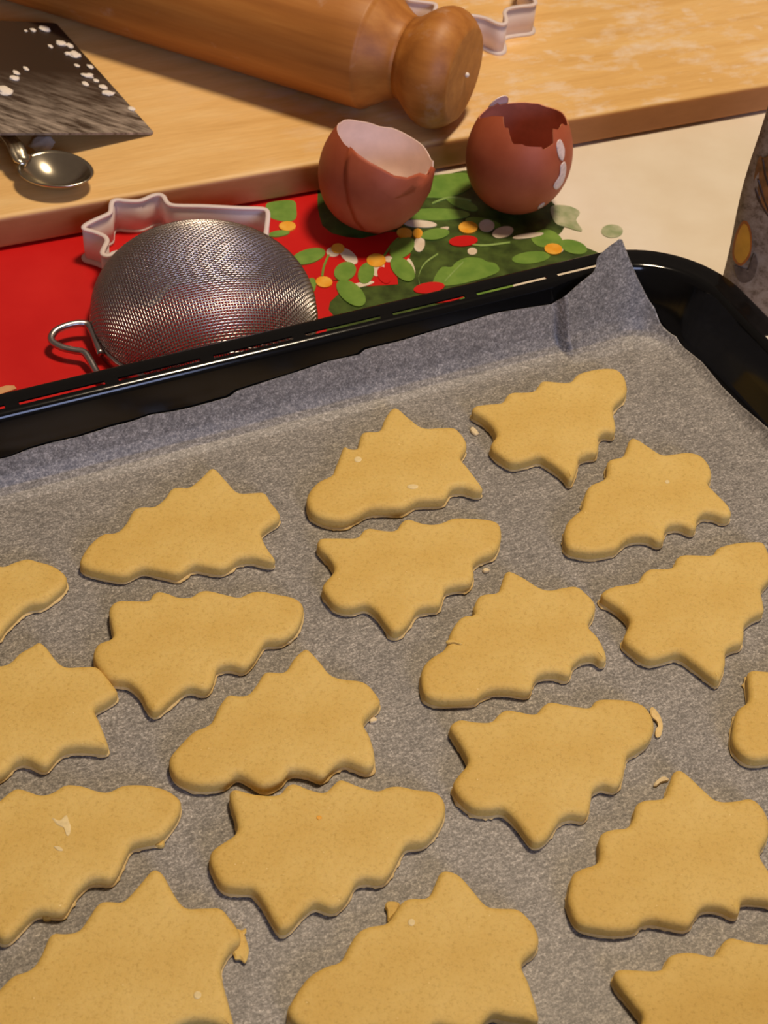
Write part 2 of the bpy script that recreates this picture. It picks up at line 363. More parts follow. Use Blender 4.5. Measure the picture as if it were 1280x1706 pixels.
COOKIES = {
 1: ((-0.0716,0.4063), [(-371,-220),(-370,-173),(-353,-118),(-318,-65),(-269,-49),(-243,3),(-227,75),(-195,95),(-154,102),(-122,150),(-105,204),(-75,218),(-39,222),(-1,280),(25,333),(39,338),(55,326),(103,266),(149,216),(203,221),(250,227),(280,179),(314,132),(317,96),(280,52),(260,12),(290,-60),(328,-119),(301,-127),(244,-114),(190,-130),(166,-162),(138,-184),(86,-181),(37,-177),(10,-204),(-16,-230),(-72,-223),(-142,-214),(-173,-235),(-209,-262),(-272,-256),(-336,-243)]),
 2: ((0.0031,0.4505), [(-326,-251),(-324,-193),(-294,-132),(-246,-88),(-235,-39),(-220,40),(-212,83),(-188,71),(-159,75),(-152,132),(-145,172),(-121,183),(-76,195),(-58,275),(-35,334),(-20,343),(-4,334),(41,282),(97,234),(157,242),(218,251),(242,233),(269,186),(273,141),(252,75),(284,21),(340,-79),(338,-98),(317,-103),(272,-88),(221,-102),(195,-160),(143,-177),(93,-184),(65,-208),(30,-236),(-56,-246),(-98,-262),(-139,-299),(-186,-330),(-251,-328),(-303,-301)]),
 3: ((0.0674,0.4871), [(296,298),(302,234),(290,184),(249,126),(235,76),(240,20),(242,-26),(233,-57),(195,-56),(169,-91),(167,-137),(158,-188),(123,-198),(86,-226),(79,-273),(61,-341),(47,-362),(23,-320),(-36,-263),(-72,-241),(-120,-265),(-180,-290),(-234,-253),(-264,-212),(-260,-178),(-244,-135),(-266,-75),(-310,-25),(-346,0),(-339,27),(-317,39),(-274,52),(-224,68),(-203,119),(-178,139),(-137,144),(-93,158),(-73,194),(-54,229),(-3,230),(61,237),(94,291),(140,322),(198,345),(256,351),(281,331)]),
 4: ((0.1017,0.4439), [(-322,-243),(-318,-202),(-305,-160),(-272,-113),(-253,-92),(-244,-45),(-230,16),(-211,52),(-178,74),(-150,103),(-142,148),(-140,192),(-124,212),(-81,231),(-61,273),(-46,334),(-29,352),(3,332),(50,288),(84,263),(134,276),(190,292),(238,280),(265,239),(274,191),(269,151),(254,115),(285,63),(325,0),(330,-48),(303,-63),(269,-49),(222,-51),(193,-91),(189,-125),(173,-145),(128,-124),(81,-136),(61,-174),(56,-212),(37,-226),(-4,-205),(-62,-212),(-104,-245),(-129,-282),(-175,-303),(-233,-318),(-284,-312),(-314,-298)]),
 5: ((0.0099,0.3982), [(349,214),(346,153),(325,100),(273,64),(245,22),(250,-23),(235,-72),(192,-85),(148,-106),(139,-148),(124,-194),(86,-202),(50,-221),(28,-270),(1,-318),(-29,-337),(-58,-300),(-95,-247),(-137,-219),(-190,-241),(-241,-234),(-283,-186),(-297,-153),(-288,-124),(-261,-64),(-284,-8),(-325,39),(-335,67),(-324,91),(-265,100),(-192,111),(-170,151),(-146,166),(-99,160),(-50,166),(-27,214),(-3,232),(48,216),(94,215),(133,233),(168,258),(226,265),(298,266),(338,253)]),
 6: ((0.0518,0.3659), [(-337,-225),(-336,-174),(-312,-125),(-267,-81),(-252,-45),(-242,9),(-218,65),(-195,89),(-159,99),(-161,135),(-146,188),(-119,205),(-76,219),(-61,268),(-47,321),(-30,328),(19,301),(74,260),(116,251),(165,270),(214,281),(247,252),(277,209),(274,163),(249,96),(281,46),(303,-8),(309,-55),(294,-66),(271,-45),(224,-56),(187,-95),(183,-125),(170,-145),(123,-136),(70,-150),(49,-186),(43,-216),(23,-233),(-35,-229),(-93,-235),(-132,-259),(-151,-283),(-202,-294),(-273,-302),(-322,-285)]),
 7: ((0.1175,0.3903), [(246,96),(248,33),(243,-9),(210,-30),(167,-76),(159,-128),(147,-169),(118,-183),(84,-213),(76,-276),(50,-350),(32,-346),(-19,-296),(-70,-250),(-100,-245),(-147,-269),(-197,-282),(-250,-242),(-277,-204),(-266,-163),(-251,-107),(-282,-57),(-326,-21),(-352,2),(-337,28),(-297,54),(-217,81),(-188,131),(-160,157),(-80,173),(-55,227),(-27,246),(32,252),(84,260),(106,298),(174,332),(257,350),(286,344),(299,286),(310,239),(301,185),(271,141)]),
 8: ((-0.0634,0.3540), [(373,178),(371,129),(351,69),(309,25),(257,13),(241,-22),(222,-75),(194,-114),(147,-107),(104,-124),(98,-173),(90,-211),(72,-227),(34,-219),(3,-231),(-28,-273),(-59,-319),(-80,-337),(-105,-311),(-139,-258),(-188,-219),(-230,-217),(-264,-205),(-306,-153),(-324,-111),(-316,-67),(-272,-33),(-287,23),(-306,82),(-304,118),(-281,139),(-235,144),(-179,151),(-168,184),(-150,198),(-116,194),(-79,180),(-30,186),(-10,211),(22,224),(85,213),(140,204),(171,228),(210,243),(273,235),(328,227),(360,208)]),
 9: ((-0.0266,0.3176), [(-357,-188),(-360,-151),(-337,-103),(-302,-45),(-268,-22),(-246,4),(-230,73),(-208,120),(-179,120),(-142,129),(-116,179),(-96,231),(-64,236),(-26,244),(0,309),(26,346),(42,350),(86,301),(129,247),(176,232),(235,230),(269,209),(301,163),(304,137),(276,100),(254,54),(279,1),(298,-59),(302,-110),(282,-130),(254,-121),(209,-106),(174,-129),(154,-156),(136,-178),(91,-164),(50,-161),(24,-169),(3,-207),(-49,-234),(-94,-213),(-133,-196),(-154,-210),(-171,-232),(-217,-249),(-271,-252),(-330,-229)]),
 10: ((0.0622,0.3145), [(354,210),(355,162),(332,112),(292,76),(259,47),(247,-6),(236,-52),(214,-86),(172,-81),(137,-107),(130,-145),(119,-196),(100,-212),(64,-210),(27,-230),(2,-274),(-23,-313),(-53,-330),(-77,-305),(-113,-251),(-155,-212),(-198,-219),(-246,-220),(-290,-188),(-317,-140),(-305,-101),(-271,-42),(-288,13),(-321,70),(-335,100),(-307,131),(-253,128),(-199,134),(-170,173),(-145,191),(-100,187),(-48,183),(-22,218),(4,241),(62,235),(139,231),(166,267),(219,277),(277,277),(328,260)]),
 11: ((-0.1173,0.3137), [(-57,218),(-36,261),(-6,291),(17,318),(28,313),(44,300),(86,251),(128,219),(184,225),(234,230),(272,195),(317,141),(322,124),(292,88),(258,53),(283,6),(314,-53),(333,-93),(323,-102),(249,-101),(193,-116),(170,-148),(153,-186),(135,-191),(82,-170),(46,-183),(26,-223),(-4,-249),(-62,-246),(-140,-246),(-165,-283),(-217,-295),(-275,-298),(-327,-283),(-356,-235),(-358,-187),(-338,-136),(-300,-98),(-268,-68),(-259,-14),(-250,33),(-230,68),(-188,65),(-154,93),(-148,131),(-140,182),(-122,199),(-86,199)]),
 12: ((-0.1495,0.3592), [(213,250),(253,241),(299,231),(343,206),(369,176),(368,135),(341,88),(311,49),(272,36),(245,11),(223,-33),(202,-78),(190,-116),(143,-110),(100,-126),(94,-175),(86,-213),(68,-229),(30,-222),(-1,-233),(-32,-275),(-63,-321),(-84,-339),(-109,-313),(-143,-260),(-192,-221),(-234,-220),(-268,-207),(-310,-155),(-328,-113),(-320,-70),(-277,-36),(-291,20),(-310,80),(-308,116),(-285,137),(-239,142),(-183,148),(-172,181),(-154,195),(-120,192),(-84,178),(-34,184),(-14,209),(18,222),(81,211),(136,202),(167,225)]),
 13: ((0.1620,0.3514), [(-302,-296),(-345,-280),(-368,-236),(-367,-187),(-344,-97),(-298,-45),(-291,38),(-279,89),(-216,93),(-172,104),(-148,145),(-139,189),(-111,215),(-46,231),(-23,284),(-3,337),(18,349),(47,325),(88,278),(129,239),(185,242),(242,258),(273,234),(290,193),(291,151),(280,112),(247,52),(265,-3),(300,-59),(314,-88),(287,-120),(232,-119),(175,-125),(163,-159),(153,-176),(103,-156),(50,-161),(24,-191),(9,-218),(-9,-233),(-59,-226),(-111,-221),(-151,-235),(-165,-255),(-217,-270)]),
 14: ((-0.0935,0.2655), [(-159,194),(-124,188),(-78,176),(-43,190),(-15,219),(8,226),(52,223),(98,210),(136,212),(170,238),(212,247),(260,248),(310,238),(344,219),(364,198),(365,158),(352,117),(319,63),(271,43),(236,26),(224,-12),(214,-62),(198,-102),(162,-103),(131,-111),(113,-132),(96,-163),(85,-200),(72,-228),(38,-231),(10,-230),(-14,-242),(-37,-279),(-63,-322),(-82,-333),(-114,-310),(-147,-255),(-187,-214),(-230,-218),(-279,-217),(-320,-183),(-344,-132),(-331,-95),(-294,-37),(-308,19),(-338,77),(-350,108),(-321,137),(-267,132),(-212,135),(-182,172)]),
 15: ((-0.0100,0.2755), [(375,171),(373,131),(349,73),(311,27),(259,12),(236,-37),(213,-92),(189,-122),(138,-123),(107,-141),(92,-184),(69,-219),(45,-237),(13,-229),(-12,-226),(-47,-262),(-74,-306),(-100,-325),(-124,-299),(-162,-239),(-199,-196),(-243,-196),(-295,-190),(-335,-131),(-345,-88),(-332,-60),(-277,-3),(-285,56),(-309,116),(-314,153),(-295,160),(-234,148),(-161,154),(-138,190),(-113,202),(-64,185),(-13,179),(14,214),(36,234),(95,214),(156,202),(188,220),(228,228),(283,220),(336,219),(364,201)]),
 16: ((0.1030,0.2799), [(185,-127),(173,-161),(163,-178),(113,-158),(61,-163),(34,-194),(19,-220),(1,-235),(-49,-229),(-101,-223),(-140,-237),(-154,-257),(-207,-272),(-269,-272),(-330,-258),(-357,-189),(-353,-141),(-341,-91),(-314,-67),(-263,-41),(-253,-2),(-253,48),(-239,75),(-206,91),(-162,102),(-138,143),(-129,187),(-101,213),(-36,229),(-13,282),(7,335),(28,347),(57,323),(98,276),(139,237),(195,240),(252,256),(283,232),(300,191),(301,149),(290,110),(258,50),(276,-5),(310,-61),(324,-90),(297,-122),(242,-121)]),
 17: ((-0.0640,0.2252), [(-318,-48),(-286,-32),(-261,-7),(-248,42),(-235,97),(-199,101),(-159,115),(-137,162),(-116,213),(-80,222),(-44,227),(0,300),(22,341),(38,344),(59,327),(93,276),(139,224),(195,226),(247,231),(272,208),(309,163),(319,130),(293,100),(273,37),(290,-21),(314,-83),(336,-148),(310,-146),(276,-133),(217,-133),(175,-152),(149,-179),(123,-196),(78,-190),(27,-185),(-1,-219),(-27,-242),(-85,-234),(-163,-228),(-191,-263),(-243,-271),(-302,-269),(-352,-251),(-377,-200),(-376,-152),(-352,-103)]),
 18: ((0.0251,0.2354), [(-400,-189),(-386,-132),(-352,-71),(-309,-34),(-264,-12),(-242,42),(-218,90),(-185,112),(-135,128),(-107,177),(-88,210),(-61,221),(-13,230),(9,283),(25,325),(61,325),(89,307),(125,263),(168,216),(216,213),(265,213),(306,171),(323,126),(317,88),(271,35),(294,-32),(317,-116),(320,-148),(277,-141),(231,-138),(185,-135),(146,-182),(120,-197),(75,-190),(24,-182),(-4,-215),(-32,-236),(-90,-226),(-167,-216),(-197,-249),(-249,-255),(-308,-251),(-357,-230)]),
 19: ((0.1140,0.2292), [(-258,-49),(-279,-12),(-309,30),(-334,69),(-335,86),(-321,101),(-268,104),(-214,107),(-187,118),(-168,158),(-129,175),(-85,178),(-43,170),(-20,182),(0,219),(26,240),(66,234),(141,229),(166,266),(218,278),(276,281),(328,266),(356,218),(359,170),(339,119),(301,81),(269,51),(259,-3),(250,-50),(230,-85),(188,-82),(154,-109),(148,-147),(140,-199),(122,-216),(85,-216),(49,-237),(27,-282),(4,-322),(-26,-341),(-50,-316),(-89,-265),(-133,-228),(-175,-236),(-224,-240),(-269,-210),(-298,-162),(-288,-124)]),
}

# ------------------------------------------------------------------ tablecloth (printed oilcloth over the table)
def pxpoly(pts, z): return [at(x, y, z).to_2d() for x, y in pts]
def pxell(cx, cy, rx, ry, rot=0, n=28):
    a = math.radians(rot); out = []
    for k in range(n):
        t = 2 * math.pi * k / n; x, y = rx * math.cos(t), ry * math.sin(t)
        out.append((cx + x * math.cos(a) - y * math.sin(a), cy + x * math.sin(a) + y * math.cos(a)))
    return out

bm = bmesh.new(); slab(bm, [(-2, -2), (2, -2), (2, 2.6), (-2, 2.6)], -0.78, -0.75)
tag(from_bm('floor', bm, M['handle'], smooth=False), 'brown wooden kitchen floor under the table', 'floor', kind='structure')
table = empty('table', (0, 0.75, -0.75)); tag(table, 'wooden kitchen table hidden under the printed cloth', 'table')
bm = bmesh.new(); slab(bm, [(-0.74, -0.49), (0.74, -0.49), (0.74, 0.49), (-0.74, 0.49)], 0.718, 0.7475); from_bm('table_top', bm, M['handle'], table, smooth=False)
for lx in (-0.68, 0.68):
    for ly in (-0.43, 0.43):
        bm = bmesh.new(); lathe(bm, [(0.022, 0.0), (0.026, 0.02), (0.03, 0.4), (0.034, 0.718)], 20); leg = from_bm('leg', bm, M['handle'], table); leg.location = (lx, ly, 0)

cloth = empty('tablecloth', (0, 0.6, 0))
tag(cloth, 'glossy Christmas oilcloth printed in red, holly green and cream under everything', 'tablecloth')
bm = bmesh.new(); slab(bm, [(-0.75, -0.35), (0.75, -0.35), (0.75, 0.65), (-0.75, 0.65)], -0.002, 0.0)
base = from_bm('cloth_sheet', bm, M['cream'], cloth, smooth=False)
layer = [0]
def print_patch(name, px, mat, smoothn=0, lev=1):
    pts = pxpoly(px, 0)
    if smoothn: pts = [p.to_2d() for p in spline([(p.x, p.y, 0) for p in pts], smoothn)]
    layer[0] += 1; z = 0.00012 * lev + 0.0000012 * layer[0]
    bm = bmesh.new(); slab(bm, [(p.x, p.y - 0.6) for p in pts], 0.00001, z)
    return from_bm(name, bm, M[mat], base, smooth=False)

print_patch('printed_green_field', [(505,345),(500,300),(640,270),(700,298),(775,284),(800,290),(900,320),(925,343),(938,352),(943,370),(938,384),(930,398),(975,412),(1002,424),(1006,432),(930,450),(850,466),(838,490),(760,520),(620,560),(500,610),(480,560),(500,520),(520,380)], 'dgreen', 120, 1)
print_patch('printed_red_field', [(-700,900),(-700,330),(300,300),(430,300),(520,290),(530,350),(545,385),(600,398),(652,386),(690,393),(672,402),(684,420),(690,428),(668,440),(660,452),(664,474),(640,476),(606,478),(575,484),(556,498),(542,515),(560,522),(540,560),(520,640),(400,900)], 'red', 160, 2)
for px in ([(443,346),(450,338),(488,335),(494,350),(492,366),(474,370),(448,362)], [(690,300),(740,291),(778,290),(792,305),(762,325),(712,330),(690,320)],
           [(722,474),(735,447),(752,446),(760,438),(778,430),(800,431),(812,437),(826,440),(832,452),(815,461),(792,468),(755,476)],
           [(885,395),(905,383),(925,388),(937,403),(915,412),(895,410)], [(752,498),(795,486),(848,472),(850,484),(800,498)]):
    print_patch('printed_holly_leaf', px, 'green', 60, 3)
for e in ((725,358,58,10,0),(885,430,32,10,-6),(955,412,24,11,15),(742,318,30,12,-10),(805,372,30,8,10),(770,340,28,8,20)):
    print_patch('printed_holly_leaf', pxell(*e), 'green', 0, 3)
print_patch('printed_faded_leaf', [(918,346),(945,344),(966,354),(960,368),(970,386),(945,380),(925,372)], 'pgreen', 40, 4)
print_patch('printed_faded_leaf', pxell(1020,386,18,11), 'pgreen', 0, 3)
for cv in ([(741,470),(755,455),(772,438)], [(700,478),(698,460),(708,440),(730,424)], [(760,400),(800,410),(850,405)], [(720,340),(750,330),(785,335)]):
    q = spline([(x, y, 0) for x, y in cv], 14, closed=False)
    print_patch('printed_leaf_vein', [(p.x, p.y - 1.6) for p in q] + [(p.x, p.y + 1.6) for p in reversed(q)], 'vein', 0, 4)
for e in ((700,374,28,6,4),(555,421,11,8,0),(581,428,18,9,40),(630,448,10,14,20),(699,408,9,13,10),(811,377,13,10,0),(838,388,18,9,-15),(880,394,26,4,-8),(735,385,14,4,-20),(685,446,5,15,-20),(600,476,24,4,-12),(648,433,8,5,0),(787,420,8,6,0),(930,420,9,4,-20)):
    print_patch('printed_white_petal', pxell(*e), 'white', 0, 4)
for e in ((772,403,24,9,-4),(715,481,26,9,-8),(748,495,34,9,-12),(640,460,15,10,60)):
    print_patch('printed_red_berry', pxell(*e), 'red', 0, 5)
for e in ((514,429,29,12,-16),(575,454,19,15,-25),(515,482,10,18,25),(585,490,29,16,40),(610,457,13,18,20),(670,415,23,15,-35),(671,450,25,15,45),(465,391,18,5,-8),(725,392,24,9,-8)):
    print_patch('printed_mistletoe_leaf', pxell(*e), 'green', 0, 6)
for cv in ([(548,426),(540,445),(537,462)], [(640,428),(652,410),(664,398)], [(556,468),(575,470),(590,478)]):
    q = spline([(x, y, 0) for x, y in cv], 10, closed=False)
    print_patch('printed_stem', [(p.x - 1.8, p.y) for p in q] + [(p.x + 1.8, p.y) for p in reversed(q)], 'green', 0, 6)
for e in ((479,379,14,8,0),(563,416,11,8,0),(540,472,14,9,5),(627,436,16,11,0),(674,390,13,8,5),(696,391,8,8,0),(780,381,16,10,0),(922,417,15,9,5)):
    print_patch('printed_orange_berry', pxell(*e), 'orange', 0, 7)
print_patch('printed_tan_edge', [(-60,660),(-10,651),(10,645),(24,645),(28,650),(0,660),(-60,676)], 'tan', 0, 7)

# ------------------------------------------------------------------ wooden board
BZ = 0.018
BA = math.atan2(0.7584 - 0.5775, 0.1843 + 0.1846)
bx0 = Vector((-0.1846, 0.5775)); bd = Vector((math.cos(BA), math.sin(BA)))
def rounded_block(bm, x0, x1, y0, y1, z0, z1, r, rc):
    """block with rounded corners in plan (rc) and rounded-over edges (r)"""
    out = []
    for cx, cy, a0 in ((x1 - rc, y0 + rc, -90), (x1 - rc, y1 - rc, 0), (x0 + rc, y1 - rc, 90), (x0 + rc, y0 + rc, 180)):
        for k in range(7):
            a = math.radians(a0 + 15 * k); out.append((cx, cy, math.cos(a), math.sin(a)))
    prof = []
    for k in range(6): t = math.radians(18 * k); prof.append((-(1 - math.sin(t)) * r, z0 + r * (1 - math.cos(t))))
    for k in range(6): t = math.radians(18 * k); prof.append((-(1 - math.cos(t)) * r, z1 - r + r * math.sin(t)))
    prof = [(-r - 0.003, z0)] + prof + [(-r - 0.003, z1)]
    rings = [[bm.verts.new((cx + (rc + d) * ux, cy + (rc + d) * uy, z)) for cx, cy, ux, uy in out] for d, z in prof]
    n = len(out)
    for A, B in zip(rings, rings[1:]):
        for i in range(n): bm.faces.new((A[i], A[(i + 1) % n], B[(i + 1) % n], B[i]))
    bm.faces.new(rings[0][::-1]); bm.faces.new(rings[-1])
bm = bmesh.new(); rounded_block(bm, -0.14, 0.47, 0, 0.36, 0.0009, BZ, 0.0028, 0.010)
board = from_bm('pastry_board', bm, M['board'])
board.location = (bx0.x, bx0.y, 0); board.rotation_euler = (0, 0, BA)
tag(board, 'pale wooden pastry board dusted with flour, lying under the rolling pin', 'board')

# ------------------------------------------------------------------ baking tray
TA = math.radians(28.398)
E1 = Vector((math.cos(TA), math.sin(TA))); E2 = Vector((-E1.y, E1.x)); TO = Vector((-0.1437, 0.44886))
A0, A1, B0, B1, RC = -0.165, 0.304, -0.365, 0.0, 0.046
def tray2world(a, b): return TO + E1 * a + E2 * b
def world2tray(p): d = Vector((p[0], p[1])) - TO; return d.dot(E1), d.dot(E2)
def inset(a, b):
    """distance inwards from the outer edge of the tray"""
    qx = abs(a - (A0 + A1) / 2) - (A1 - A0) / 2 + RC; qy = abs(b - (B0 + B1) / 2) - (B1 - B0) / 2 + RC
    return RC - (math.hypot(max(qx, 0), max(qy, 0)) + min(max(qx, qy), 0))
WALL = [(0.0131, 0.0299), (0.0135, 0.0287), (0.0155, 0.0229), (0.0175, 0.0167), (0.0200, 0.0085), (0.0222, 0.0046), (0.0250, 0.0025), (0.0290, 0.0014), (0.0330, 0.0012)]
def wall_z(d):
    if d <= WALL[0][0]: return WALL[0][1] + (WALL[0][0] - d) * 3.1
    for (d0, z0), (d1, z1) in zip(WALL, WALL[1:]):
        if d <= d1: return z0 + (z1 - z0) * (d - d0) / (d1 - d0)
    return WALL[-1][1]

tray = empty('baking_tray', (TO.x, TO.y, 0), TA)
tag(tray, 'black enamelled baking tray with slotted rim holding the biscuits', 'baking tray')
SL0, SLP, SLL, SW0, SW1 = -0.0020, 0.0392, 0.0337, 0.0075, 0.0095   # first slot, pitch, length, inset of its two long sides
def perimeter():
    """plan path of the rim: (cx, cy, ux, uy, slot_flag) with slot ends sampled on the straight sides"""
    out = []
    def side(p0, p1, ux, uy, offs):
        L = math.hypot(p1[0] - p0[0], p1[1] - p0[1]); dx, dy = (p1[0] - p0[0]) / L, (p1[1] - p0[1]) / L
        s = offs
        ev = []
        while s < L - 0.002:
            if s >= 0.0: ev.append((s, min(s + SLL, L)))
            s += SLP
        out.append((p0[0], p0[1], ux, uy, 0))
        for s0, s1 in ev:
            for k in range(7): out.append((p0[0] + dx * (s0 + (s1 - s0) * k / 6), p0[1] + dy * (s0 + (s1 - s0) * k / 6), ux, uy, 1 if (k < 6 or s1 == L) else 0))
    def corner(cx, cy, a0):
        run = out[-1][4]                      # a slot that runs on into the bend
        for k in range(16):
            a = math.radians(a0 - 90 * k / 16); out.append((cx, cy, math.cos(a), math.sin(a), 1 if (run and k < 3) else 0))
    # back side, left to right (clockwise seen from above)
    side((A0 + RC, B1 - RC), (A1 - RC, B1 - RC), 0, 1, (SL0 - (A0 + RC)) % SLP)
    corner(A1 - RC, B1 - RC, 90)
    side((A1 - RC, B1 - RC), (A1 - RC, B0 + RC), 1, 0, 0.03)
    corner(A1 - RC, B0 + RC, 0)
    side((A1 - RC, B0 + RC), (A0 + RC, B0 + RC), 0, -1, 0.02)
    corner(A0 + RC, B0 + RC, -90)
    side((A0 + RC, B0 + RC), (A0 + RC, B1 - RC), -1, 0, 0.03)
    corner(A0 + RC, B1 - RC, 180)
    return out
path = perimeter()
PROF = [(0.0014, 0.0298), (0.0004, 0.0300), (0.0000, 0.0305), (0.0002, 0.0312), (0.0008, 0.0316), (0.0016, 0.0318), (0.0045, 0.0318), (SW0, 0.0318),
        (SW1, 0.0318), (0.0105, 0.0319), (0.0109, 0.0318), (0.0114, 0.03163), (0.0119, 0.03142), (0.0123, 0.03118), (0.01265, 0.03075)] + [(d, z) for d, z in WALL]
slot_seg = [i for i, (d, z) in enumerate(PROF) if d == SW0][0]
bm = bmesh.new()
rings = [[bm.verts.new((cx + ux * (RC - d), cy + uy * (RC - d), z)) for d, z in PROF] for cx, cy, ux, uy, fl in path]
n = len(path)
for i in range(n):
    A, B = rings[i], rings[(i + 1) % n]
    for k in range(len(PROF) - 1):
        if k == slot_seg and path[i][4]: continue
        bm.faces.new((A[k], B[k], B[k + 1], A[k + 1]))
bm.faces.new([r[-1] for r in rings])
bmesh.ops.recalc_face_normals(bm, faces=bm.faces)
if sum(f.normal.z for f in bm.faces) < 0: bmesh.ops.reverse_faces(bm, faces=bm.faces)
pan = from_bm('pan', bm, M['enamel'], tray, recalc=False)
sd = pan.modifiers.new('thickness', 'SOLIDIFY'); sd.thickness = 0.0007; sd.offset = -1
solid = bpy.data.meshes.new_from_object(pan.evaluated_get(bpy.context.evaluated_depsgraph_get()))
pan.modifiers.clear(); pan.data = solid; solid.set_sharp_from_angle(angle=math.radians(32))

# ------------------------------------------------------------------ baking paper
def on_wall(px, py):
    """where the sight line through a pixel meets the tray's inner surface (or its upward extension)"""
    d = RT * ((px - 640) / FPX) - UP * ((py - 853) / FPX) + FW
    t = (CAM_H - 0.09) / -d.z
    for _ in range(6000):
        p = Vector((0, 0, CAM_H)) + d * t; a, b = world2tray(p); iz = inset(a, b)
        if iz > 0.004 and p.z <= wall_z(iz) + 0.0004: break
        if p.z < 0: break
        t += 0.0001
    return Vector((a, b))
back_px = [(15,759),(50,746),(85,736),(130,726),(190,707),(220,700),(250,689),(285,684),(320,676),(365,664),(380,660),(392,650),(435,636),(490,619),(545,601),(597,589),(606,581),(670,565),(720,550),(790,531),(830,519),(885,510),(920,505),(928,496),(927,490),(957,467),(980,451),(987,440),(986,430),(993,420),(1010,407),(1028,396)]
right_px = [(1033,397),(1042,417),(1055,447),(1070,477),(1092,511),(1129,559),(1172,603),(1204,642),(1237,675),(1280,711)]
Bp = [on_wall(*p) for p in back_px]; Rp = [on_wall(*p) for p in right_px]
L0 = Vector((-0.135, Bp[0].y - 0.0006)); Bp = [L0, Vector((-0.07, Bp[0].y + 0.0004))] + Bp
e_in = A1 - Rp[-1].x
Rp = [Bp[-1]] + Rp + [Vector((Rp[-1].x + 0.0005, Rp[-1].y - 0.06)), Vector((Rp[-1].x, -0.335))]
def walk(P, n):
    L = [0.0]
    for i in range(1, len(P)): L.append(L[-1] + (P[i] - P[i - 1]).length)
    def f(t):
        s = t * L[-1]; j = 0
        while j < len(L) - 2 and L[j + 1] < s: j += 1
        return P[j].lerp(P[j + 1], min(1.0, (s - L[j]) / max(1e-9, L[j + 1] - L[j])))
    return f
fB, fR = walk(Bp, 0), walk(Rp, 0)
C00, C10, C11 = Bp[0], Bp[-1], Rp[-1]; C01 = Vector((C00.x, C11.y))
cr0, cr1 = on_wall(927, 490), on_wall(967, 612)      # pleat at the corner
crd = (cr1 - cr0).normalized(); crn = Vector((-crd.y, crd.x))
if crn.x < 0: crn = -crn
NU, NV = 260, 240
bm = bmesh.new(); grid = []
for j in range(NV + 1):
    v = (j / NV) ** 1.7; row = []
    for i in range(NU + 1):
        u = 1 - (1 - i / NU) ** 1.25
        p = fB(u) * (1 - v) + (C01.lerp(C11, u)) * v + C00.lerp(C01, v) * (1 - u) + fR(v) * u \
            - (C00 * (1 - u) * (1 - v) + C10 * u * (1 - v) + C01 * (1 - u) * v + C11 * u * v)
        d = inset(p.x, p.y); up = min(1.0, max(0.0, (0.034 - d) / 0.012))     # 0 on the floor, 1 on the wall
        h = 0.0004 + (0.0002 + 0.0008 * up * min(1.0, (NU - i) / 30)) * (0.5 + 0.5 * fbm((p.x, p.y, 0.3), 38))
        # pleat: the corner flap stands clear of the paper on the back wall
        s = (p - cr0).dot(crn); q = (p - cr0).dot(crd)
        step = 1 / (1 + math.exp(-max(-0.02, min(0.02, s)) / 0.00035)); fade = math.exp(-max(0, s) / 0.028)
        h += 0.0058 * up * step * fade * min(1, max(0, (0.045 - q) / 0.02))
        # soft creases running out of the right-hand corner
        for (x0, y0, ang, amp, wd) in ((0.270, -0.045, -75, 0.0012, 0.0035), (0.262, -0.036, -118, 0.0010, 0.003), (0.274, -0.075, -60, 0.0010, 0.004)):
            c_, s_ = math.cos(math.radians(ang)), math.sin(math.radians(ang))
            al = (p.x - x0) * c_ + (p.y - y0) * s_; ac = -(p.x - x0) * s_ + (p.y - y0) * c_
            h += amp * math.exp(-(ac / wd) ** 2) * math.exp(-(al / 0.025) ** 2) * (0.3 + 0.7 * up) * min(1.0, (NU - i) / 30)
        gx = (inset(p.x + 0.0005, p.y) - inset(p.x - 0.0005, p.y)) / 0.001; gy = (inset(p.x, p.y + 0.0005) - inset(p.x, p.y - 0.0005)) / 0.001
        row.append(bm.verts.new((p.x + gx * h * up * 0.9, p.y + gy * h * up * 0.9, wall_z(d) + h * (1 - 0.6 * up))))
    grid.append(row)
for j in range(NV):
    for i in range(NU):
        bm.faces.new((grid[j][i], grid[j + 1][i], grid[j + 1][i + 1], grid[j][i + 1]))
bmesh.ops.recalc_face_normals(bm, faces=bm.faces)
if sum(f.normal.z for f in bm.faces) < 0: bmesh.ops.reverse_faces(bm, faces=bm.faces)
paper = from_bm('baking_paper', bm, M['paper'], recalc=False)
paper.location = (TO.x, TO.y, 0); paper.rotation_euler = (0, 0, TA)
sd = paper.modifiers.new('thickness', 'SOLIDIFY'); sd.thickness = 0.00012; sd.offset = -1
tag(paper, 'grey speckled baking paper lining the tray, one torn corner standing above the rim', 'baking paper')

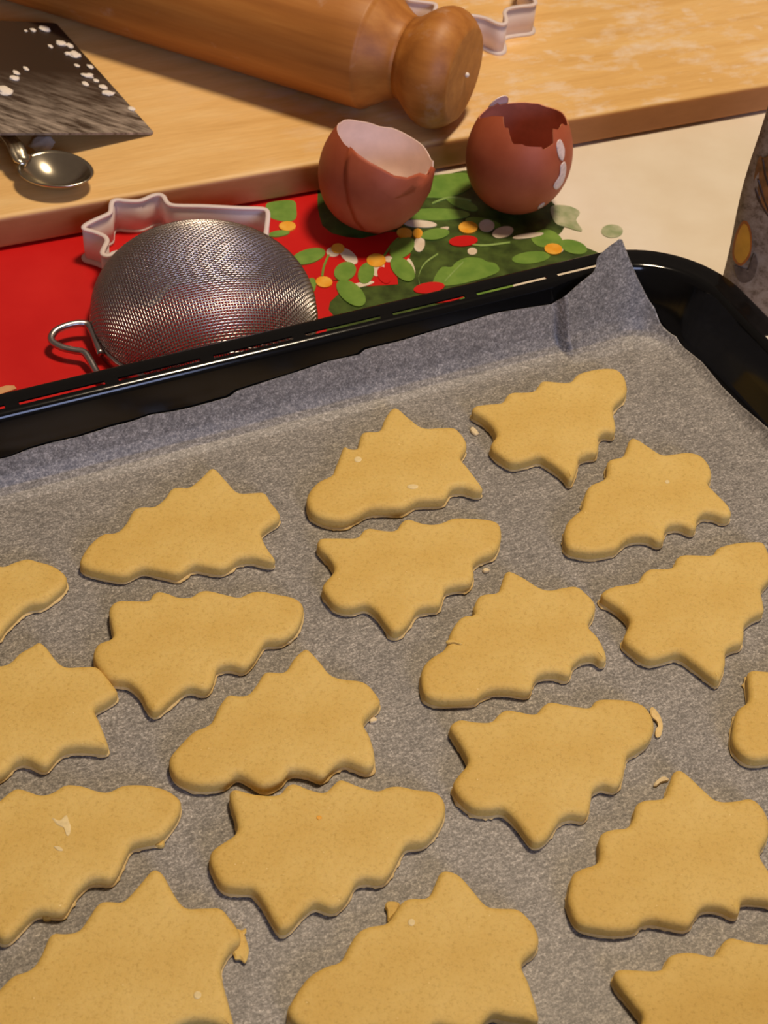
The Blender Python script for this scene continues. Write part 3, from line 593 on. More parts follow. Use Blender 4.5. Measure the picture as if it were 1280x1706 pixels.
# ------------------------------------------------------------------ biscuits
PZ = 0.0019
LABELS = {
 1: 'uncooked tree biscuit nearest the black back rim on the left, rounded top pointing left',
 2: 'uncooked tree biscuit with two white flour spots and a torn nick along its upper edge',
 3: 'uncooked tree biscuit furthest back on the tray, below the raised paper corner',
 4: 'uncooked tree biscuit beside the black right wall of the tray, blunt tip lower left',
 5: 'uncooked tree biscuit directly in front of the one with the flour spots',
 6: 'uncooked tree biscuit with a small crack and notch in its upper left side',
 7: 'uncooked tree biscuit cut by the right frame edge, below the one beside the tray wall',
 8: 'uncooked tree biscuit whose trunk touches a neighbour cut off by the left frame edge',
 9: 'uncooked tree biscuit in the middle of the tray with its rounded top pointing lower left',
 10: 'uncooked tree biscuit with a curled pale scrap hanging off its rounded top',
 11: 'uncooked tree biscuit cut by the left frame edge, its trunk touching a whole neighbour',
 12: 'uncooked tree biscuit at the left frame edge of which only the rounded top shows',
 13: 'uncooked tree biscuit at the right frame edge of which only a narrow sliver shows',
 14: 'uncooked tree biscuit with a whitish flour smear, cut by the left frame edge',
 15: 'uncooked tree biscuit with one tiny yellow yolk fleck near its upper edge',
 16: 'uncooked tree biscuit with a loose pale scrap lying beside its upper spike',
 17: 'uncooked tree biscuit in the bottom left corner with a torn flap at its trunk',
 18: 'uncooked tree biscuit cut by the bottom frame edge, small torn flap on one branch',
 19: 'uncooked tree biscuit in the bottom right corner, cut by the frame',
}
def biscuit(k):
    (cx, cy), pts = COOKIES[k]
    rnd = random.Random(k * 7 + 1)
    th = 0.0057 * (1 + rnd.uniform(-0.05, 0.05))
    P = [p.to_2d() for p in spline([(x * 1e-4, y * 1e-4, 0) for x, y in pts], 240)]
    P = [(P[i - 1] + P[i] * 2 + P[(i + 1) % 240]) / 4 for i in range(240)]
    nn = normals2d(P); n = 240
    rag = [max(0.0, noise.noise(Vector((P[i].x * 420, P[i].y * 420, k))) * 0.9 + noise.noise(Vector((P[i].x * 1500, P[i].y * 1500, k + 9))) * 0.7) for i in range(n)]
    wob = [noise.noise(Vector((P[i].x * 160, P[i].y * 160, k + 3))) for i in range(n)]
    lim = []
    for i in range(n):
        best = 1.0
        for j in range(0, n, 2):
            d_ = P[j] - P[i]; q_ = -d_.dot(nn[i])
            if q_ > 1e-6: best = min(best, d_.length_squared / (2 * q_))
        lim.append(best * 0.8)
    for _ in range(2): lim = [min(lim[i], (lim[i - 1] + lim[i] + lim[(i + 1) % n]) / 3) for i in range(n)]
    root = empty('tree_biscuit', (cx, cy, PZ)); tag(root, LABELS[k], 'biscuit', 'tree biscuits on the tray')
    bm = bmesh.new()
    def ring(off, z, sm=0):
        Q = [P[i] + nn[i] * max(off[i] if isinstance(off, list) else off, -lim[i]) for i in range(n)]
        for _ in range(sm): Q = [(Q[i - 1] + Q[i] * 2 + Q[(i + 1) % n]) / 4 for i in range(n)]
        return [bm.verts.new((Q[i].x, Q[i].y, z[i] if isinstance(z, list) else z)) for i in range(n)]
    rs = [ring(0.0, 0.0), ring([0.0001 + 0.0001 * w_ for w_ in wob], th * 0.15),
          ring([0.0003 + 0.00018 * w_ for w_ in wob], th * 0.45), ring([0.0003 + 0.00012 * w_ for w_ in wob], th * 0.68), ring(-0.0001, th * 0.83),
          ring(-0.0007, th * 0.93, 1), ring(-0.0014, th * 0.975, 2), ring(-0.0021, th * 0.995, 3), ring(-0.0027, th, 4), ring(-0.0031, th, 5)]
    for A, B in zip(rs, rs[1:]):
        for i in range(n): bm.faces.new((A[i], A[(i + 1) % n], B[(i + 1) % n], B[i]))
    inner = []
    x0, x1 = min(p.x for p in P), max(p.x for p in P); y0, y1 = min(p.y for p in P), max(p.y for p in P); st = 0.0028
    edge = [v.co.to_2d() for v in rs[-1]]
    def inside(q):
        c_ = False
        for i in range(n):
            a_, b_ = edge[i - 1], edge[i]
            if (a_.y > q.y) != (b_.y > q.y) and q.x < (b_.x - a_.x) * (q.y - a_.y) / (b_.y - a_.y) + a_.x: c_ = not c_
        return c_ and min((q - e_).length_squared for e_ in edge) > 0.0016 ** 2
    for ix in range(int((x1 - x0) / st) + 1):
        for iy in range(int((y1 - y0) / st) + 1):
            q = Vector((x0 + (ix + 0.5 * (iy % 2)) * st, y0 + iy * st))
            if inside(q): inner.append((q.x, q.y, th + 0.00016 * noise.noise(Vector((q.x * 110, q.y * 110, k)))))
    fill(bm, rs[-1], inner); fill(bm, rs[0])
    me_o = from_bm('dough', bm, M['dough'], root)
    # thin ragged edge squeezed out under the cutter
    bm = bmesh.new()
    pre = [max(0.0, 0.55 + 0.9 * noise.noise(Vector((P[i].x * 70, P[i].y * 70, k + 20)))) for i in range(n)]
    ro = [(0.00035 + 0.0011 * rag[i] * pre[i] + 0.0004 * pre[i]) for i in range(n)]
    sk = [ring(-0.0002, 0.00045), ring(ro, [0.00035 + 0.0002 * w_ for w_ in wob]), ring([r * 0.97 for r in ro], [0.00065 + 0.0002 * w_ for w_ in wob]), ring(0.0, 0.0011)]
    for A, B in zip(sk, sk[1:]):
        for i in range(n): bm.faces.new((A[i], A[(i + 1) % n], B[(i + 1) % n], B[i]))
    from_bm('ragged_skirt', bm, M['skirt'], root)
    return root, th
BIS = {}
for k in sorted(COOKIES): BIS[k] = biscuit(k)

def scrap(name, crop, pts, z0, z1, mat, root=None, smoothn=40):
    """thin ragged piece of dough, outline given where it lies on the plane z0"""
    ox, oy, s = crop
    P = [at(ox + x / s, oy + y / s, z1) for x, y in pts]
    if smoothn: P = spline(P, smoothn)
    c = sum(P, Vector()) / len(P)
    bm = bmesh.new()
    Q = [(p.x - c.x, p.y - c.y) for p in P]; Qi = [(x * 0.8, y * 0.8) for x, y in Q]; m_ = len(Q)
    rr = [[bm.verts.new((x, y, 0)) for x, y in Q], [bm.verts.new((x, y, (z1 - z0) * 0.6)) for x, y in Q], [bm.verts.new((x, y, z1 - z0)) for x, y in Qi]]
    for A, B in zip(rr, rr[1:]):
        for i in range(m_): bm.faces.new((A[i], A[(i + 1) % m_], B[(i + 1) % m_], B[i]))
    fill(bm, rr[-1]); fill(bm, rr[0])
    o = from_bm(name, bm, M[mat], root, smooth=False)
    if root: o.location = Vector((c.x, c.y, z0)) - root.location
    else: o.location = (c.x, c.y, z0)
    return o
C10, C16, C17, C18, C14, C8, C9, C2 = (730,1140,3.2), (920,1260,3.5556), (0,1426,2.9091), (460,1426,2.6667), (0,1280,4), (130,960,3.2), (260,1060,3.2), (480,660,3.2)
scrap('ragged_scrap', C10, [(1132,130),(1150,120),(1185,165),(1200,215),(1190,270),(1165,278),(1160,248),(1176,225),(1165,192),(1138,168)], PZ + 0.0004, PZ + 0.0012, 'skirt', BIS[10][0])
scrap('ragged_scrap', C17, [(1140,352),(1172,356),(1192,345),(1194,368),(1186,375),(1200,420),(1206,460),(1190,512),(1165,496),(1140,495),(1130,470),(1105,455),(1115,400)], PZ + 0.0006, PZ + 0.0018, 'dough', BIS[17][0], 60)
scrap('ragged_scrap', C18, [(485,218),(500,198),(548,205),(540,240),(515,270),(498,286),(494,240)], PZ + 0.0005, PZ + 0.0020, 'dough', BIS[18][0])
scrap('ragged_scrap', C14, [(1030,478),(1080,455),(1096,480),(1086,515),(1035,510)], PZ, PZ + 0.0016, 'dough', BIS[14][0])
scrap('ragged_scrap', C14, [(285,975),(320,955),(350,975),(330,998),(290,998)], PZ, PZ + 0.0018, 'dough', BIS[14][0])
scrap('ragged_scrap', C8, [(1085,335),(1145,303),(1152,318),(1132,350),(1090,352)], PZ, PZ + 0.0014, 'crumb', BIS[8][0])
scrap('ragged_scrap', C9, [(1140,440),(1160,428),(1180,436),(1172,452),(1145,456)], PZ, PZ + 0.0010, 'crumb', BIS[9][0])
def on_top(name, k, crop, pts, mat, h=0.00025):
    z = PZ + BIS[k][1]; scrap(name, crop, pts, z - 0.0002, z + h, mat, BIS[k][0])
on_top('flour_smear', 14, C14, [(345,325),(395,345),(440,308),(458,350),(472,390),(462,440),(442,442),(425,395),(380,372)], 'smear')
on_top('flour_smear', 14, C14, [(358,518),(400,520),(420,545),(385,545)], 'smear')
on_top('flour_spot', 2, C2, pxell(373,335,20,15), 'smear'); on_top('flour_spot', 2, C2, pxell(665,480,30,13), 'smear')
on_top('flour_spot', 18, C18, pxell(602,293,16,16), 'smear'); on_top('flour_spot', 17, C17, pxell(957,672,18,20,30), 'smear')
on_top('flour_spot', 4, (920,710,4), pxell(768,368,16,12), 'smear')
on_top('crack_lip', 6, (680,930,3.2), [(203,441),(222,432),(262,438),(290,450),(280,457),(245,448),(215,450)], 'dough', 0.0007)
on_top('yolk_fleck', 15, (330,1280,2.9091), pxell(587,238,13,10), 'orange')
for (crop, pts, lab) in (
    (C16, [(603,166),(620,140),(660,115),(690,125),(690,140),(650,150),(620,172)], 'pale dough scrap lying free beside an upper biscuit spike, lower right of the tray'),
    ((760,590,4), [(95,492),(112,480),(142,505),(152,525),(130,534),(105,516)], 'round pale dough crumb by the left spike of the furthest biscuit'),
    ((500,840,3.2), [(974,346),(990,337),(1011,344),(1006,355),(985,359)], 'small oval dough crumb between two biscuits right of the tray centre')):
    tag(scrap('dough_crumb', crop, pts, PZ, PZ + 0.0011, 'crumb', None, 24), lab, 'crumb', 'dough crumbs on the paper')

# ------------------------------------------------------------------ rolling pin
pd = Vector((0.92475, -0.38057, 0)); p0 = Vector((-0.18834, 0.77132, 0))
knob_end = p0 + pd * 0.226
pin = empty('rolling_pin', (knob_end.x, knob_end.y, BZ))
tag(pin, 'thick wooden rolling pin with turned ends lying on the board', 'rolling pin')
def pin_mesh(name, prof):
    bm = bmesh.new(); lathe(bm, prof, 64)
    o = from_bm(name, bm, M['pin'], pin)
    q = (-pd).to_track_quat('Z', 'Y'); o.rotation_euler = q.to_euler(); o.location = (0, 0, 0.0305)
    return o
kn = [(0.0005,0.0),(0.0215,0.0),(0.0228,0.0003),(0.0238,0.0012),(0.0262,0.0036),(0.0284,0.0070),(0.0294,0.0105),(0.0293,0.0140),(0.0280,0.0178),(0.0255,0.0215),(0.0228,0.0248),(0.0208,0.0275),(0.0200,0.0300)]
bd_ = [(0.0200,0.0300),(0.0203,0.0322),(0.0215,0.0350),(0.0238,0.0385),(0.0262,0.0418),(0.0281,0.0450),(0.0289,0.0462),(0.0297,0.0468),(0.0302,0.0480),(0.0303,0.0600)]
LEN = 0.42
pin_mesh('turned_end', kn)
pin_mesh('barrel', bd_ + [(0.0302, 0.10 + 0.05 * i) for i in range(6)] + [(r, LEN - z) for r, z in reversed(bd_)])
pin_mesh('turned_end', [(r, LEN - z) for r, z in reversed(kn)])
bm = bmesh.new(); bmesh.ops.create_icosphere(bm, subdivisions=2, radius=0.0013)
o = from_bm('flour_grain', bm, M['flour'], pin); o.location = pd * 0.0004 + Vector((0, 0, 0.0305)) + Vector((0.0008, 0.002, -0.001))

# ------------------------------------------------------------------ steel scraper and spoon
R_, FL_, TR_ = at(257, 221, BZ + 0.0012), at(0, 222, 0.0385), at(95, 40, 0.0215)
sx = (R_ - FL_).normalized(); sn = sx.cross(TR_ - FL_).normalized(); sy = sn.cross(sx)
scr = bpy.data.objects.new('dough_scraper', None); COL.objects.link(scr)
mm = Matrix((sx, sy, sn)).transposed().to_4x4(); mm.translation = FL_; scr.matrix_world = mm
tag(scr, 'floury dark steel scraper blade tilted on the board above the spoon', 'scraper')
loc = lambda p: ((p - FL_).dot(sx), (p - FL_).dot(sy))
rr_, tr_ = loc(R_), loc(TR_)
bl = [(-0.055, 0.0), (rr_[0] - 0.001, 0.0), (rr_[0], 0.0008), tr_, (tr_[0] - 0.0015, tr_[1] + 0.0012), (-0.055, tr_[1] + 0.003)]
bm = bmesh.new(); slab(bm, bl, -0.0011, 0.0)
blade = from_bm('blade', bm, M['scraper'], scr, smooth=False)
bm = bmesh.new(); slab(bm, [(-0.075, 0.01), (-0.05, 0.01), (-0.05, tr_[1] - 0.01), (-0.075, tr_[1] - 0.01)], -0.008, 0.008)
bmesh.ops.bevel(bm, geom=bm.edges[:], offset=0.004, segments=3, affect='EDGES')
from_bm('handle', bm, M['handle'], scr)

def lump(name, loc_, r, seed, flat=0.5, parent=None, mat='flour'):
    bm = bmesh.new(); bmesh.ops.create_icosphere(bm, subdivisions=3, radius=1)
    for v in bm.verts:
        k = 1 + 0.35 * noise.noise(v.co * 1.6 + Vector((seed, 0, 0))) + 0.15 * noise.noise(v.co * 4 + Vector((0, seed, 0)))
        v.co = Vector((v.co.x * r[0] * k, v.co.y * r[1] * k, v.co.z * r[0] * flat * k))
    o = from_bm(name, bm, M[mat], parent); o.location = loc_; return o
def on_blade(px, py):
    d = RT * ((px - 640) / FPX) - UP * ((py - 853) / FPX) + FW; O = Vector((0, 0, CAM_H))
    t = (FL_ - O).dot(sn) / d.dot(sn); p = O + d * t; return loc(p)
for i, (px, py, w_, h_) in enumerate(((75,49,10,5),(55,51,5,3),(43,52,3,2),(102,73,9,5),(116,77,6,5),(125,92,10,6),(113,90,6,3),(146,127,10,4),(150,112,5,4),(180,156,10,4),(172,146,7,4),(43,115,4,4),(27,122,5,4),(8,152,13,7),(128,110,4,3),(142,140,5,4),(219,182,6,4),(160,135,5,3),(84,78,4,3),(24,131,8,4))):
    x, y = on_blade(px, py)
    lump('flour_clump', (x, y, 0.0003), (w_ / 3150, h_ / 1750), i * 3.1, 0.28, blade)
fl = lump('flour_heap', at(70, 240, BZ), (0.0055, 0.0075), 5.5, 0.45)
tag(fl, 'little heap of flour in the shadow under the scraper blade', 'flour', kind='stuff')

spoon = empty('teaspoon', at(92, 288, BZ)); tag(spoon, 'small steel teaspoon on the board, its handle under the scraper', 'spoon')
tip, neck = at(151, 296, BZ + 0.0085), at(36, 264, BZ + 0.0095)
sd_ = (tip - neck); SLEN = sd_.length; sd_ = Vector((sd_.x, sd_.y, 0)).normalized(); sw = Vector((-sd_.y, sd_.x, 0))
bm = bmesh.new(); NR, NA = 14, 48; org = (tip + neck) / 2; org = Vector((org.x, org.y, BZ + 0.0090))
def bowl_pt(s, a):
    x = math.cos(a); y = math.sin(a)
    ww = 0.0140 * (1 + 0.10 * x * -1)
    z = -0.0082 * (1 - s ** 2.2)
    return org + sd_ * (SLEN / 2 * s * x) + sw * (ww * s * y) + Vector((0, 0, z))
ctr = bm.verts.new(bowl_pt(0, 0)); prev = None
for i in range(1, NR + 1):
    rg = [bm.verts.new(bowl_pt(i / NR, 2 * math.pi * k / NA)) for k in range(NA)]
    for k in range(NA):
        if prev is None: bm.faces.new((ctr, rg[k], rg[(k + 1) % NA]))
        else: bm.faces.new((prev[k], rg[k], rg[(k + 1) % NA], prev[(k + 1) % NA]))
    prev = rg
for v in bm.verts: v.co -= spoon.location
bmesh.ops.recalc_face_normals(bm, faces=bm.faces)
if sum(f.normal.z for f in bm.faces) < 0: bmesh.ops.reverse_faces(bm, faces=bm.faces)
o = from_bm('bowl', bm, M['spoon'], spoon, recalc=False)
md = o.modifiers.new('thickness', 'SOLIDIFY'); md.thickness = 0.0008; md.offset = -1
hp = spline([neck + sd_ * 0.0035 + Vector((0, 0, -0.0006)), neck - sd_ * 0.001 + Vector((0, 0, 0.0004)), at(26, 243, BZ + 0.0125), at(4, 220, BZ + 0.0135), at(-60, 165, BZ + 0.0130), at(-140, 100, BZ + 0.009), at(-190, 60, BZ + 0.006)], 40, closed=False)
bm = bmesh.new(); prev = None
for i, p in enumerate(hp):
    t = (hp[min(i + 1, 39)] - hp[max(i - 1, 0)]).normalized(); side = t.cross(Vector((0, 0, 1))).normalized(); nrm = side.cross(t)
    f = i / 39; hw = 0.0044 - 0.0020 * math.exp(-((f - 0.22) / 0.12) ** 2) + 0.0022 * max(0, f - 0.4); ht = 0.0011
    prof = [(-hw, 0), (-hw * 0.8, ht), (-hw * 0.25, ht * 0.55), (0, ht * 0.4), (hw * 0.25, ht * 0.55), (hw * 0.8, ht), (hw, 0), (hw * 0.7, -ht), (0, -ht * 1.2), (-hw * 0.7, -ht)]
    rg = [bm.verts.new(p + side * x + nrm * y - spoon.location) for x, y in prof]
    if prev:
        for k in range(len(rg)): bm.faces.new((prev[k], prev[(k + 1) % len(rg)], rg[(k + 1) % len(rg)], rg[k]))
    else: bm.faces.new(rg[::-1])
    prev = rg
bm.faces.new(prev); from_bm('handle', bm, M['spoon'], spoon)

# ------------------------------------------------------------------ plastic biscuit cutters
def cutter(name, outline, z0, h, label, wall=0.0013):
    c = sum((Vector((p[0], p[1], 0)) for p in outline), Vector()) / len(outline)
    root = empty(name, (c.x, c.y, z0)); tag(root, label, 'biscuit cutter', 'plastic biscuit cutters')
    P = [p.to_2d() - c.to_2d() for p in spline([(p[0], p[1], 0) for p in outline], 220)]
    for _ in range(2): P = [(P[i - 1] + P[i] * 2 + P[(i + 1) % 220]) / 4 for i in range(220)]
    nn = normals2d(P); w_ = wall / 2
    def sweep(nm, prof):
        bm = bmesh.new(); n = len(P)
        rg = [[bm.verts.new((P[i].x + nn[i].x * d, P[i].y + nn[i].y * d, z)) for i in range(n)] for d, z in prof]
        for A, B in zip(rg, rg[1:] + rg[:1]):
            for i in range(n): bm.faces.new((A[i], A[(i + 1) % n], B[(i + 1) % n], B[i]))
        return from_bm(nm, bm, M['plastic'], root)
    sweep('wall', [(-w_ * 0.6, 0.0012), (w_ * 0.6, 0.0012), (w_, h * 0.4), (w_, h - 0.0012), (-w_, h - 0.0012), (-w_, h * 0.4)])
    sweep('top_bead', [(-w_, h - 0.0014), (w_, h - 0.0014), (w_ + 0.0005, h - 0.0006), (w_ + 0.0003, h), (-w_ - 0.0003, h), (-w_ - 0.0005, h - 0.0006)])
    sweep('base_rim', [(-w_, 0), (0.0022, 0), (0.0022, 0.0009), (w_, 0.0014), (-w_, 0.0014)])
    return root
CH = 0.0175
o1 = [at(x, y, CH) for x, y in ((138,379),(152,370),(172,361),(184,355),(185,346),(187,336),(194,333),(211,335),(234,335),(250,328),(264,324),(273,328),(279,339),(292,343),(340,344),(400,347),(436,348),(446,353),(445,375),(441,400),(437,406),(420,409),(350,413),(290,418),(270,432),(255,450),(240,455),(228,440),(212,424),(195,420),(180,427),(170,424),(174,412),(179,402),(174,394),(155,386),(142,383))]
cutter('shooting_star_cutter', o1, 0.0006, CH, 'white plastic shooting star cutter behind the strainer, against the board edge')
h2 = BZ + 0.0175
o2 = [at(x, y, h2) for x, y in ((677,-4),(690,0),(715,3),(727,6),(724,18),(722,27),(730,29),(755,26),(782,24),(808,28),(830,38),(842,39),(844,30),(841,20),(847,13),(868,9),(888,7),(893,2),(880,-18),(868,-40),(880,-62),(866,-78),(830,-80),(806,-92),(780,-112),(762,-92),(742,-78),(706,-74),(690,-60),(700,-40),(684,-22))]
cutter('snowflake_cutter', o2, BZ, 0.0175, 'white plastic cutter with stepped sides on the board behind the rolling pin end')

# ------------------------------------------------------------------ strainer, dome up
sc = tray2world(0.0935, 0.0500)
sieve = empty('strainer', (sc.x, sc.y, 0.0)); tag(sieve, 'fine steel mesh strainer turned dome up behind the tray', 'strainer')
SR, SH, SZ = 0.0485, 0.0315, 0.0065
def dome(s): return SZ + SH * max(0.0, 1 - s ** 2.7) ** 0.5
tab = [(0.0, 0.0)]; L = 0.0; K_ = 400
for i in range(1, K_ + 1):
    L += math.hypot(SR / K_, dome(i / K_) - dome((i - 1) / K_)); tab.append((L, i / K_ * SR))
ARC = L
def rad(l):
    lo, hi = 0, K_
    while hi - lo > 1:
        md_ = (lo + hi) // 2
        if tab[md_][0] <= l: lo = md_
        else: hi = md_
    f = (l - tab[lo][0]) / max(1e-9, tab[hi][0] - tab[lo][0]); return tab[lo][1] + f * (tab[hi][1] - tab[lo][1])
PITCHW, WR = 0.00128, 0.00034
def wires(turn):
    bm = bmesh.new(); m_ = int(ARC / PITCHW)
    for i in range(-m_, m_ + 1):
        c = i * PITCHW; half = math.sqrt(max(0, ARC ** 2 - c * c)); kk = int(half / PITCHW); pts = []
        if kk < 3: continue
        for j in range(-kk, kk + 1):
            y = j * PITCHW; l = math.hypot(c, y); r = rad(min(l, ARC)); a = math.atan2(y, c) + turn
            z = dome(r / SR); s0 = min(1, r / SR + 0.01); dz = (dome(s0) - dome(max(0, s0 - 0.02))) / (0.02 * SR)
            nl = math.hypot(1, dz); off = 0.00024 * (1 if (i + j + (1 if turn > 0.5 else 0)) % 2 else -1)
            rr2 = r + off * (-dz) / nl; zz = z + off / nl
            pts.append((rr2 * math.cos(a), rr2 * math.sin(a), zz))
        tube(bm, pts, WR, 4)
    return bm
T0 = math.radians(20)
for tn in (0.0, math.pi / 2):
    o = from_bm('mesh_wires', wires(tn), M['steel'], sieve, recalc=False); o.rotation_euler = (0, 0, T0); o['kind'] = 'stuff'
bm = bmesh.new(); lathe(bm, [(SR - 0.0010, 0.0002), (SR + 0.0006, 0.0002), (SR + 0.0010, 0.0010), (SR + 0.0010, 0.0056), (SR + 0.0005, 0.0066), (SR - 0.0004, 0.0068), (SR - 0.0010, 0.0060), (SR - 0.0010, 0.0002)], 72, cap=False)
from_bm('rim_band', bm, M['steel'], sieve)
hk = [at(x, y, z) - Vector((sc.x, sc.y, 0)) for x, y, z in ((168,590,0.006),(150,545,0.0072),(137,539,0.0078),(118,541,0.008),(96,549,0.0078),(86,560,0.0072),(88,570,0.0066),(104,579,0.0062),(124,584,0.006),(140,587,0.006),(150,600,0.0052),(160,618,0.004),(172,634,0.0035))]
bm = bmesh.new(); tube(bm, spline(hk, 60, closed=False), 0.0016, 10); from_bm('hanging_hook', bm, M['steel'], sieve)

# ------------------------------------------------------------------ broken egg shells
def egg_pt(th, ph, rx, rz, off=0.0):
    """th = angle up from the lower pole"""
    r = (rx + off) * math.sin(th) * (1 + 0.07 * math.cos(th)); z = rz - (rz + off) * math.cos(th)
    return Vector((r * math.cos(ph), r * math.sin(ph), z))
def eggshell(name, loc_, rx, rz, rim, tilt, seed, label, inner='membrane', edge='brokenedge'):
    root = empty(name, loc_); tag(root, label, 'eggshell', 'broken eggshells by the board')
    rot = Matrix.Rotation(tilt[0], 3, 'Y') @ Matrix.Rotation(tilt[1], 3, 'X')
    NP, NT = 144, 30; rnd = random.Random(seed)
    jag = [0.0] * NP; ks = sorted(rnd.sample(range(NP), 26)); kv = {k_: rnd.uniform(-1, 1) for k_ in ks}
    for i in range(NP):
        lo = max([k_ for k_ in ks if k_ <= i], default=ks[-1] - NP); hi = min([k_ for k_ in ks if k_ > i], default=ks[0] + NP)
        f = (i - lo) / (hi - lo); jag[i] = kv[lo % NP] * (1 - f) + kv[hi % NP] * f
    def rim_at(i):
        d = 360 * i / NP; R2 = rim + [(rim[0][0] + 360, rim[0][1])]
        for (d0, t0), (d1, t1) in zip(R2, R2[1:]):
            if d0 <= d <= d1: return math.radians(t0 + (t1 - t0) * (d - d0) / (d1 - d0) + jag[i] * 2.6)
        return math.radians(rim[0][1])
    def surf(off0, rim_extra=0.0):
        return [[egg_pt(max(0.02, (rim_at(i) + rim_extra) * j / NT), 2 * math.pi * i / NP, rx, rz, off0) for i in range(NP)] for j in range(1, NT + 1)]
    lift = [0.0]
    pts = [rot @ p for row in surf(0) for p in row] + [rot @ egg_pt(0, 0, rx, rz)]
    dz = -min(p.z for p in pts) + 0.0006
    sh = Vector((0, 0, dz))
    def patch_grid(rows, pole):
        bm = bmesh.new(); g = [[bm.verts.new(rot @ p + sh) for p in row] for row in rows]; pv = bm.verts.new(rot @ pole + sh)
        for i in range(NP): bm.faces.new((pv, g[0][(i + 1) % NP], g[0][i]))
        for A, B in zip(g, g[1:]):
            for i in range(NP): bm.faces.new((A[i], A[(i + 1) % NP], B[(i + 1) % NP], B[i]))
        return bm, g
    bm, g = patch_grid(surf(0), egg_pt(0, 0, rx, rz)); from_bm('outer_shell', bm, M['egg'], root)
    bm, g = patch_grid(surf(-0.00045), egg_pt(0, 0, rx, rz, -0.00045)); from_bm('membrane', bm, M[inner], root)
    bm = bmesh.new(); A = [bm.verts.new(rot @ p + sh) for p in surf(0)[-1]]; B = [bm.verts.new(rot @ p + sh) for p in surf(-0.00045)[-1]]
    for i in range(NP): bm.faces.new((A[i], A[(i + 1) % NP], B[(i + 1) % NP], B[i]))
    from_bm('broken_edge', bm, M[edge], root, smooth=False)
    def add(nm, pts2, off, mat, thick=0.0004):
        """curved piece lying on the shell; pts2 = outline as (degrees round, degrees up)"""
        Q = spline([(a, b, 0) for a, b in pts2], 48) if mat != 'egg' else [Vector((a, b, 0)) for a, b in pts2]
        c = sum(Q, Vector()) / len(Q); bm = bmesh.new(); NRr = 8; rr = []
        for j in range(1, NRr + 1):
            rr.append([c.lerp(q, j / NRr) for q in Q])
        mk = lambda q, o_: bm.verts.new(rot @ egg_pt(math.radians(q.y), math.radians(q.x), rx, rz, o_) + sh)
        cv = mk(c, off); gs = [[mk(q, off) for q in r_] for r_ in rr]; lo = [mk(q, off - thick) for q in rr[-1]]
        m2 = len(Q)
        for i in range(m2):
            bm.faces.new((cv, gs[0][i], gs[0][(i + 1) % m2])); bm.faces.new((gs[-1][i], lo[i], lo[(i + 1) % m2], gs[-1][(i + 1) % m2]))
        for A_, B_ in zip(gs, gs[1:]):
            for i in range(m2): bm.faces.new((A_[i], B_[i], B_[(i + 1) % m2], A_[(i + 1) % m2]))
        return from_bm(nm, bm, M[mat], root)
    return root, add

e1c = at(594, 367, 0)
eg, add1 = eggshell('egg_shell', e1c, 0.0262, 0.0315,
    [(0, 108), (30, 104), (60, 100), (90, 98), (120, 100), (150, 106), (175, 112), (200, 117), (218, 119), (236, 119), (262, 118), (285, 116), (310, 115), (335, 112)],
    (math.radians(15), math.radians(4)), 3, 'broken brown eggshell nearest the strainer, cracked flap over its front')
flap = [(222, 121), (229, 109), (239, 95), (250, 80), (262, 64), (277, 50), (298, 46), (318, 58), (334, 76), (346, 92), (354, 109), (342, 117), (331, 113), (318, 118), (300, 116), (284, 117), (268, 120), (250, 121), (234, 121)]
add1('cracked_flap', flap, 0.0012, 'egg', 0.0009)
e2c = at(848, 346, 0)
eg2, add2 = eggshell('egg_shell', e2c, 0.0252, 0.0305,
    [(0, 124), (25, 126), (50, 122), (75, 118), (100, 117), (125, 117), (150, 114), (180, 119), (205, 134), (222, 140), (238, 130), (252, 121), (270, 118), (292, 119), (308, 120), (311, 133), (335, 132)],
    (math.radians(3), math.radians(-2)), 8, 'broken brown eggshell at the cream part of the cloth, open top with white drips', 'glowmembrane', 'glowedge')
add2('membrane_flap', [(112, 106), (132, 104), (142, 116), (140, 127), (126, 130), (114, 123)], 0.0002, 'membrane')
add2('egg_white_drip', [(312, 119), (320, 122), (325, 112), (321, 103), (314, 108)], 0.0004, 'eggwhite')
add2('egg_white_drip', [(317, 99), (324, 101), (328, 92), (327, 80), (319, 75), (311, 81), (317, 90)], 0.0005, 'eggwhite')
add2('egg_white_drip', [(303, 57), (309, 60), (312, 53), (306, 50)], 0.0004, 'eggwhite')

# ------------------------------------------------------------------ paper pouch at the right
pb = at(1191, 508, 0); pr = math.radians(10)
pouch = empty('snack_pouch', pb, pr); tag(pouch, 'standing speckled paper pouch printed with nuts at the right edge', 'pouch')
PW, PH, PD = 0.110, 0.165, 0.045
def pouch_front(x, z):
    """depth of the front face at (x, z): bellied out in the middle, flat at the edges"""
    u = x / PW; k = max(0.0, math.sin(math.pi * min(1, max(0, u)))) ** 0.6; kz = max(0.0, 1 - (z / PH) ** 2.2)
    return -0.5 * PD * k * kz
bm = bmesh.new(); NX, NZ = 40, 36; gf, gb = [], []
for j in range(NZ + 1):
    z = 0.0008 + (PH - 0.0008) * j / NZ; rf, rb = [], []
    for i in range(NX + 1):
        x = PW * i / NX; wv = 0.0012 * math.sin(z * 60 + 1.0) * math.sin(z * 23) * (1 if i in (0, NX) else 0.6)
        y = pouch_front(x, z)
        rf.append(bm.verts.new((x + wv, y - 0.0004, z))); rb.append(bm.verts.new((x + wv, -y * 0.9 + 0.0004, z)))
    gf.append(rf); gb.append(rb)
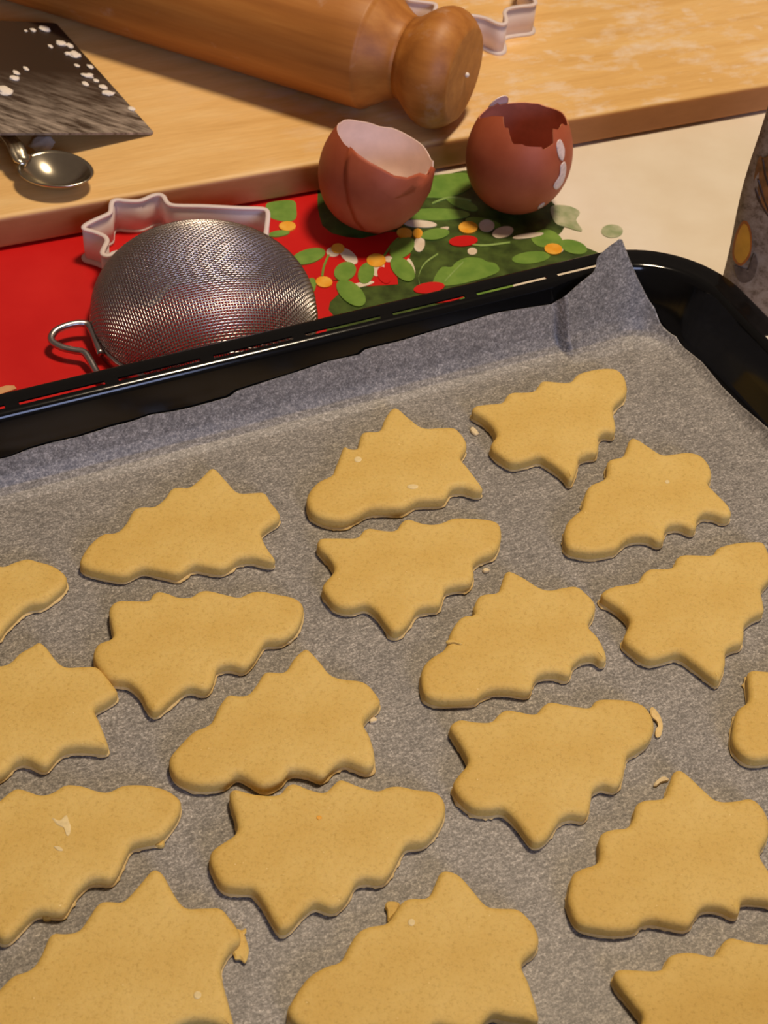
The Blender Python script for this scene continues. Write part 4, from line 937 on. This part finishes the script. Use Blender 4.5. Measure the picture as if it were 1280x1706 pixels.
for j in range(NZ):
    for i in range(NX):
        bm.faces.new((gf[j][i], gf[j][i + 1], gf[j + 1][i + 1], gf[j + 1][i])); bm.faces.new((gb[j][i], gb[j + 1][i], gb[j + 1][i + 1], gb[j][i + 1]))
    bm.faces.new((gf[j][0], gf[j + 1][0], gb[j + 1][0], gb[j][0])); bm.faces.new((gf[j][NX], gb[j][NX], gb[j + 1][NX], gf[j + 1][NX]))
for i in range(NX):
    bm.faces.new((gf[0][i], gb[0][i], gb[0][i + 1], gf[0][i + 1])); bm.faces.new((gf[NZ][i], gf[NZ][i + 1], gb[NZ][i + 1], gb[NZ][i]))
from_bm('bag', bm, M['package'], pouch)
PI_ = Matrix.Rotation(-pr, 3, 'Z')
def on_pouch(px, py):
    d = RT * ((px - 640) / FPX) - UP * ((py - 853) / FPX) + FW
    O = PI_ @ (Vector((0, 0, CAM_H)) - pb); d = PI_ @ d; t = 0.3
    for _ in range(8000):
        p = O + d * t
        if p.y >= pouch_front(p.x, max(0, p.z)) - 0.0004 and p.x > -0.01: break
        t += 0.0001
    return p.x, p.z
def pouch_print(name, px, mat, lev, smoothn=40):
    Q = [on_pouch(*p) for p in px]
    if smoothn: Q = [(v.x, v.y) for v in spline([(a, b, 0) for a, b in Q], smoothn)]
    c = (sum(q[0] for q in Q) / len(Q), sum(q[1] for q in Q) / len(Q)); bm = bmesh.new()
    mk = lambda q: bm.verts.new((q[0], pouch_front(q[0], q[1]) - 0.0006 - 0.00015 * lev, q[1]))
    cv = mk(c); prev = None; m_ = len(Q)
    for j in range(1, 6):
        rg = [mk((c[0] + (q[0] - c[0]) * j / 5, c[1] + (q[1] - c[1]) * j / 5)) for q in Q]
        for i in range(m_):
            if prev: bm.faces.new((prev[i], rg[i], rg[(i + 1) % m_], prev[(i + 1) % m_]))
            else: bm.faces.new((cv, rg[i], rg[(i + 1) % m_]))
        prev = rg
    return from_bm(name, bm, M[mat], pouch)
pouch_print('printed_nut_shade', [(1222,440),(1236,452),(1252,448),(1256,420),(1262,440),(1252,466),(1232,468)], 'shadowprint', 1)
pouch_print('printed_nut_rim', [(1239,366),(1247,371),(1252,390),(1252,412),(1248,428),(1236,441),(1226,438),(1220,424),(1222,402),(1229,380)], 'nutedge', 2)
pouch_print('printed_nut', [(1239,371),(1245,376),(1249,392),(1249,412),(1245,425),(1235,437),(1228,434),(1223,422),(1225,402),(1231,383)], 'nut', 3)
pouch_print('printed_cinnamon', [(1266,258),(1276,262),(1290,250),(1300,330),(1292,372),(1280,360),(1268,340),(1258,322),(1256,298),(1260,276)], 'bark', 2)
for cv in ([(1262,296),(1268,320),(1280,350),(1288,366)], [(1257,312),(1263,332),(1274,350),(1284,364)], [(1270,262),(1274,290),(1284,320)]):
    pouch_print('printed_cinnamon_line', [(x - 1.4, y) for x, y in cv] + [(x + 1.6, y) for x, y in reversed(cv)], 'barkline', 3, 0)
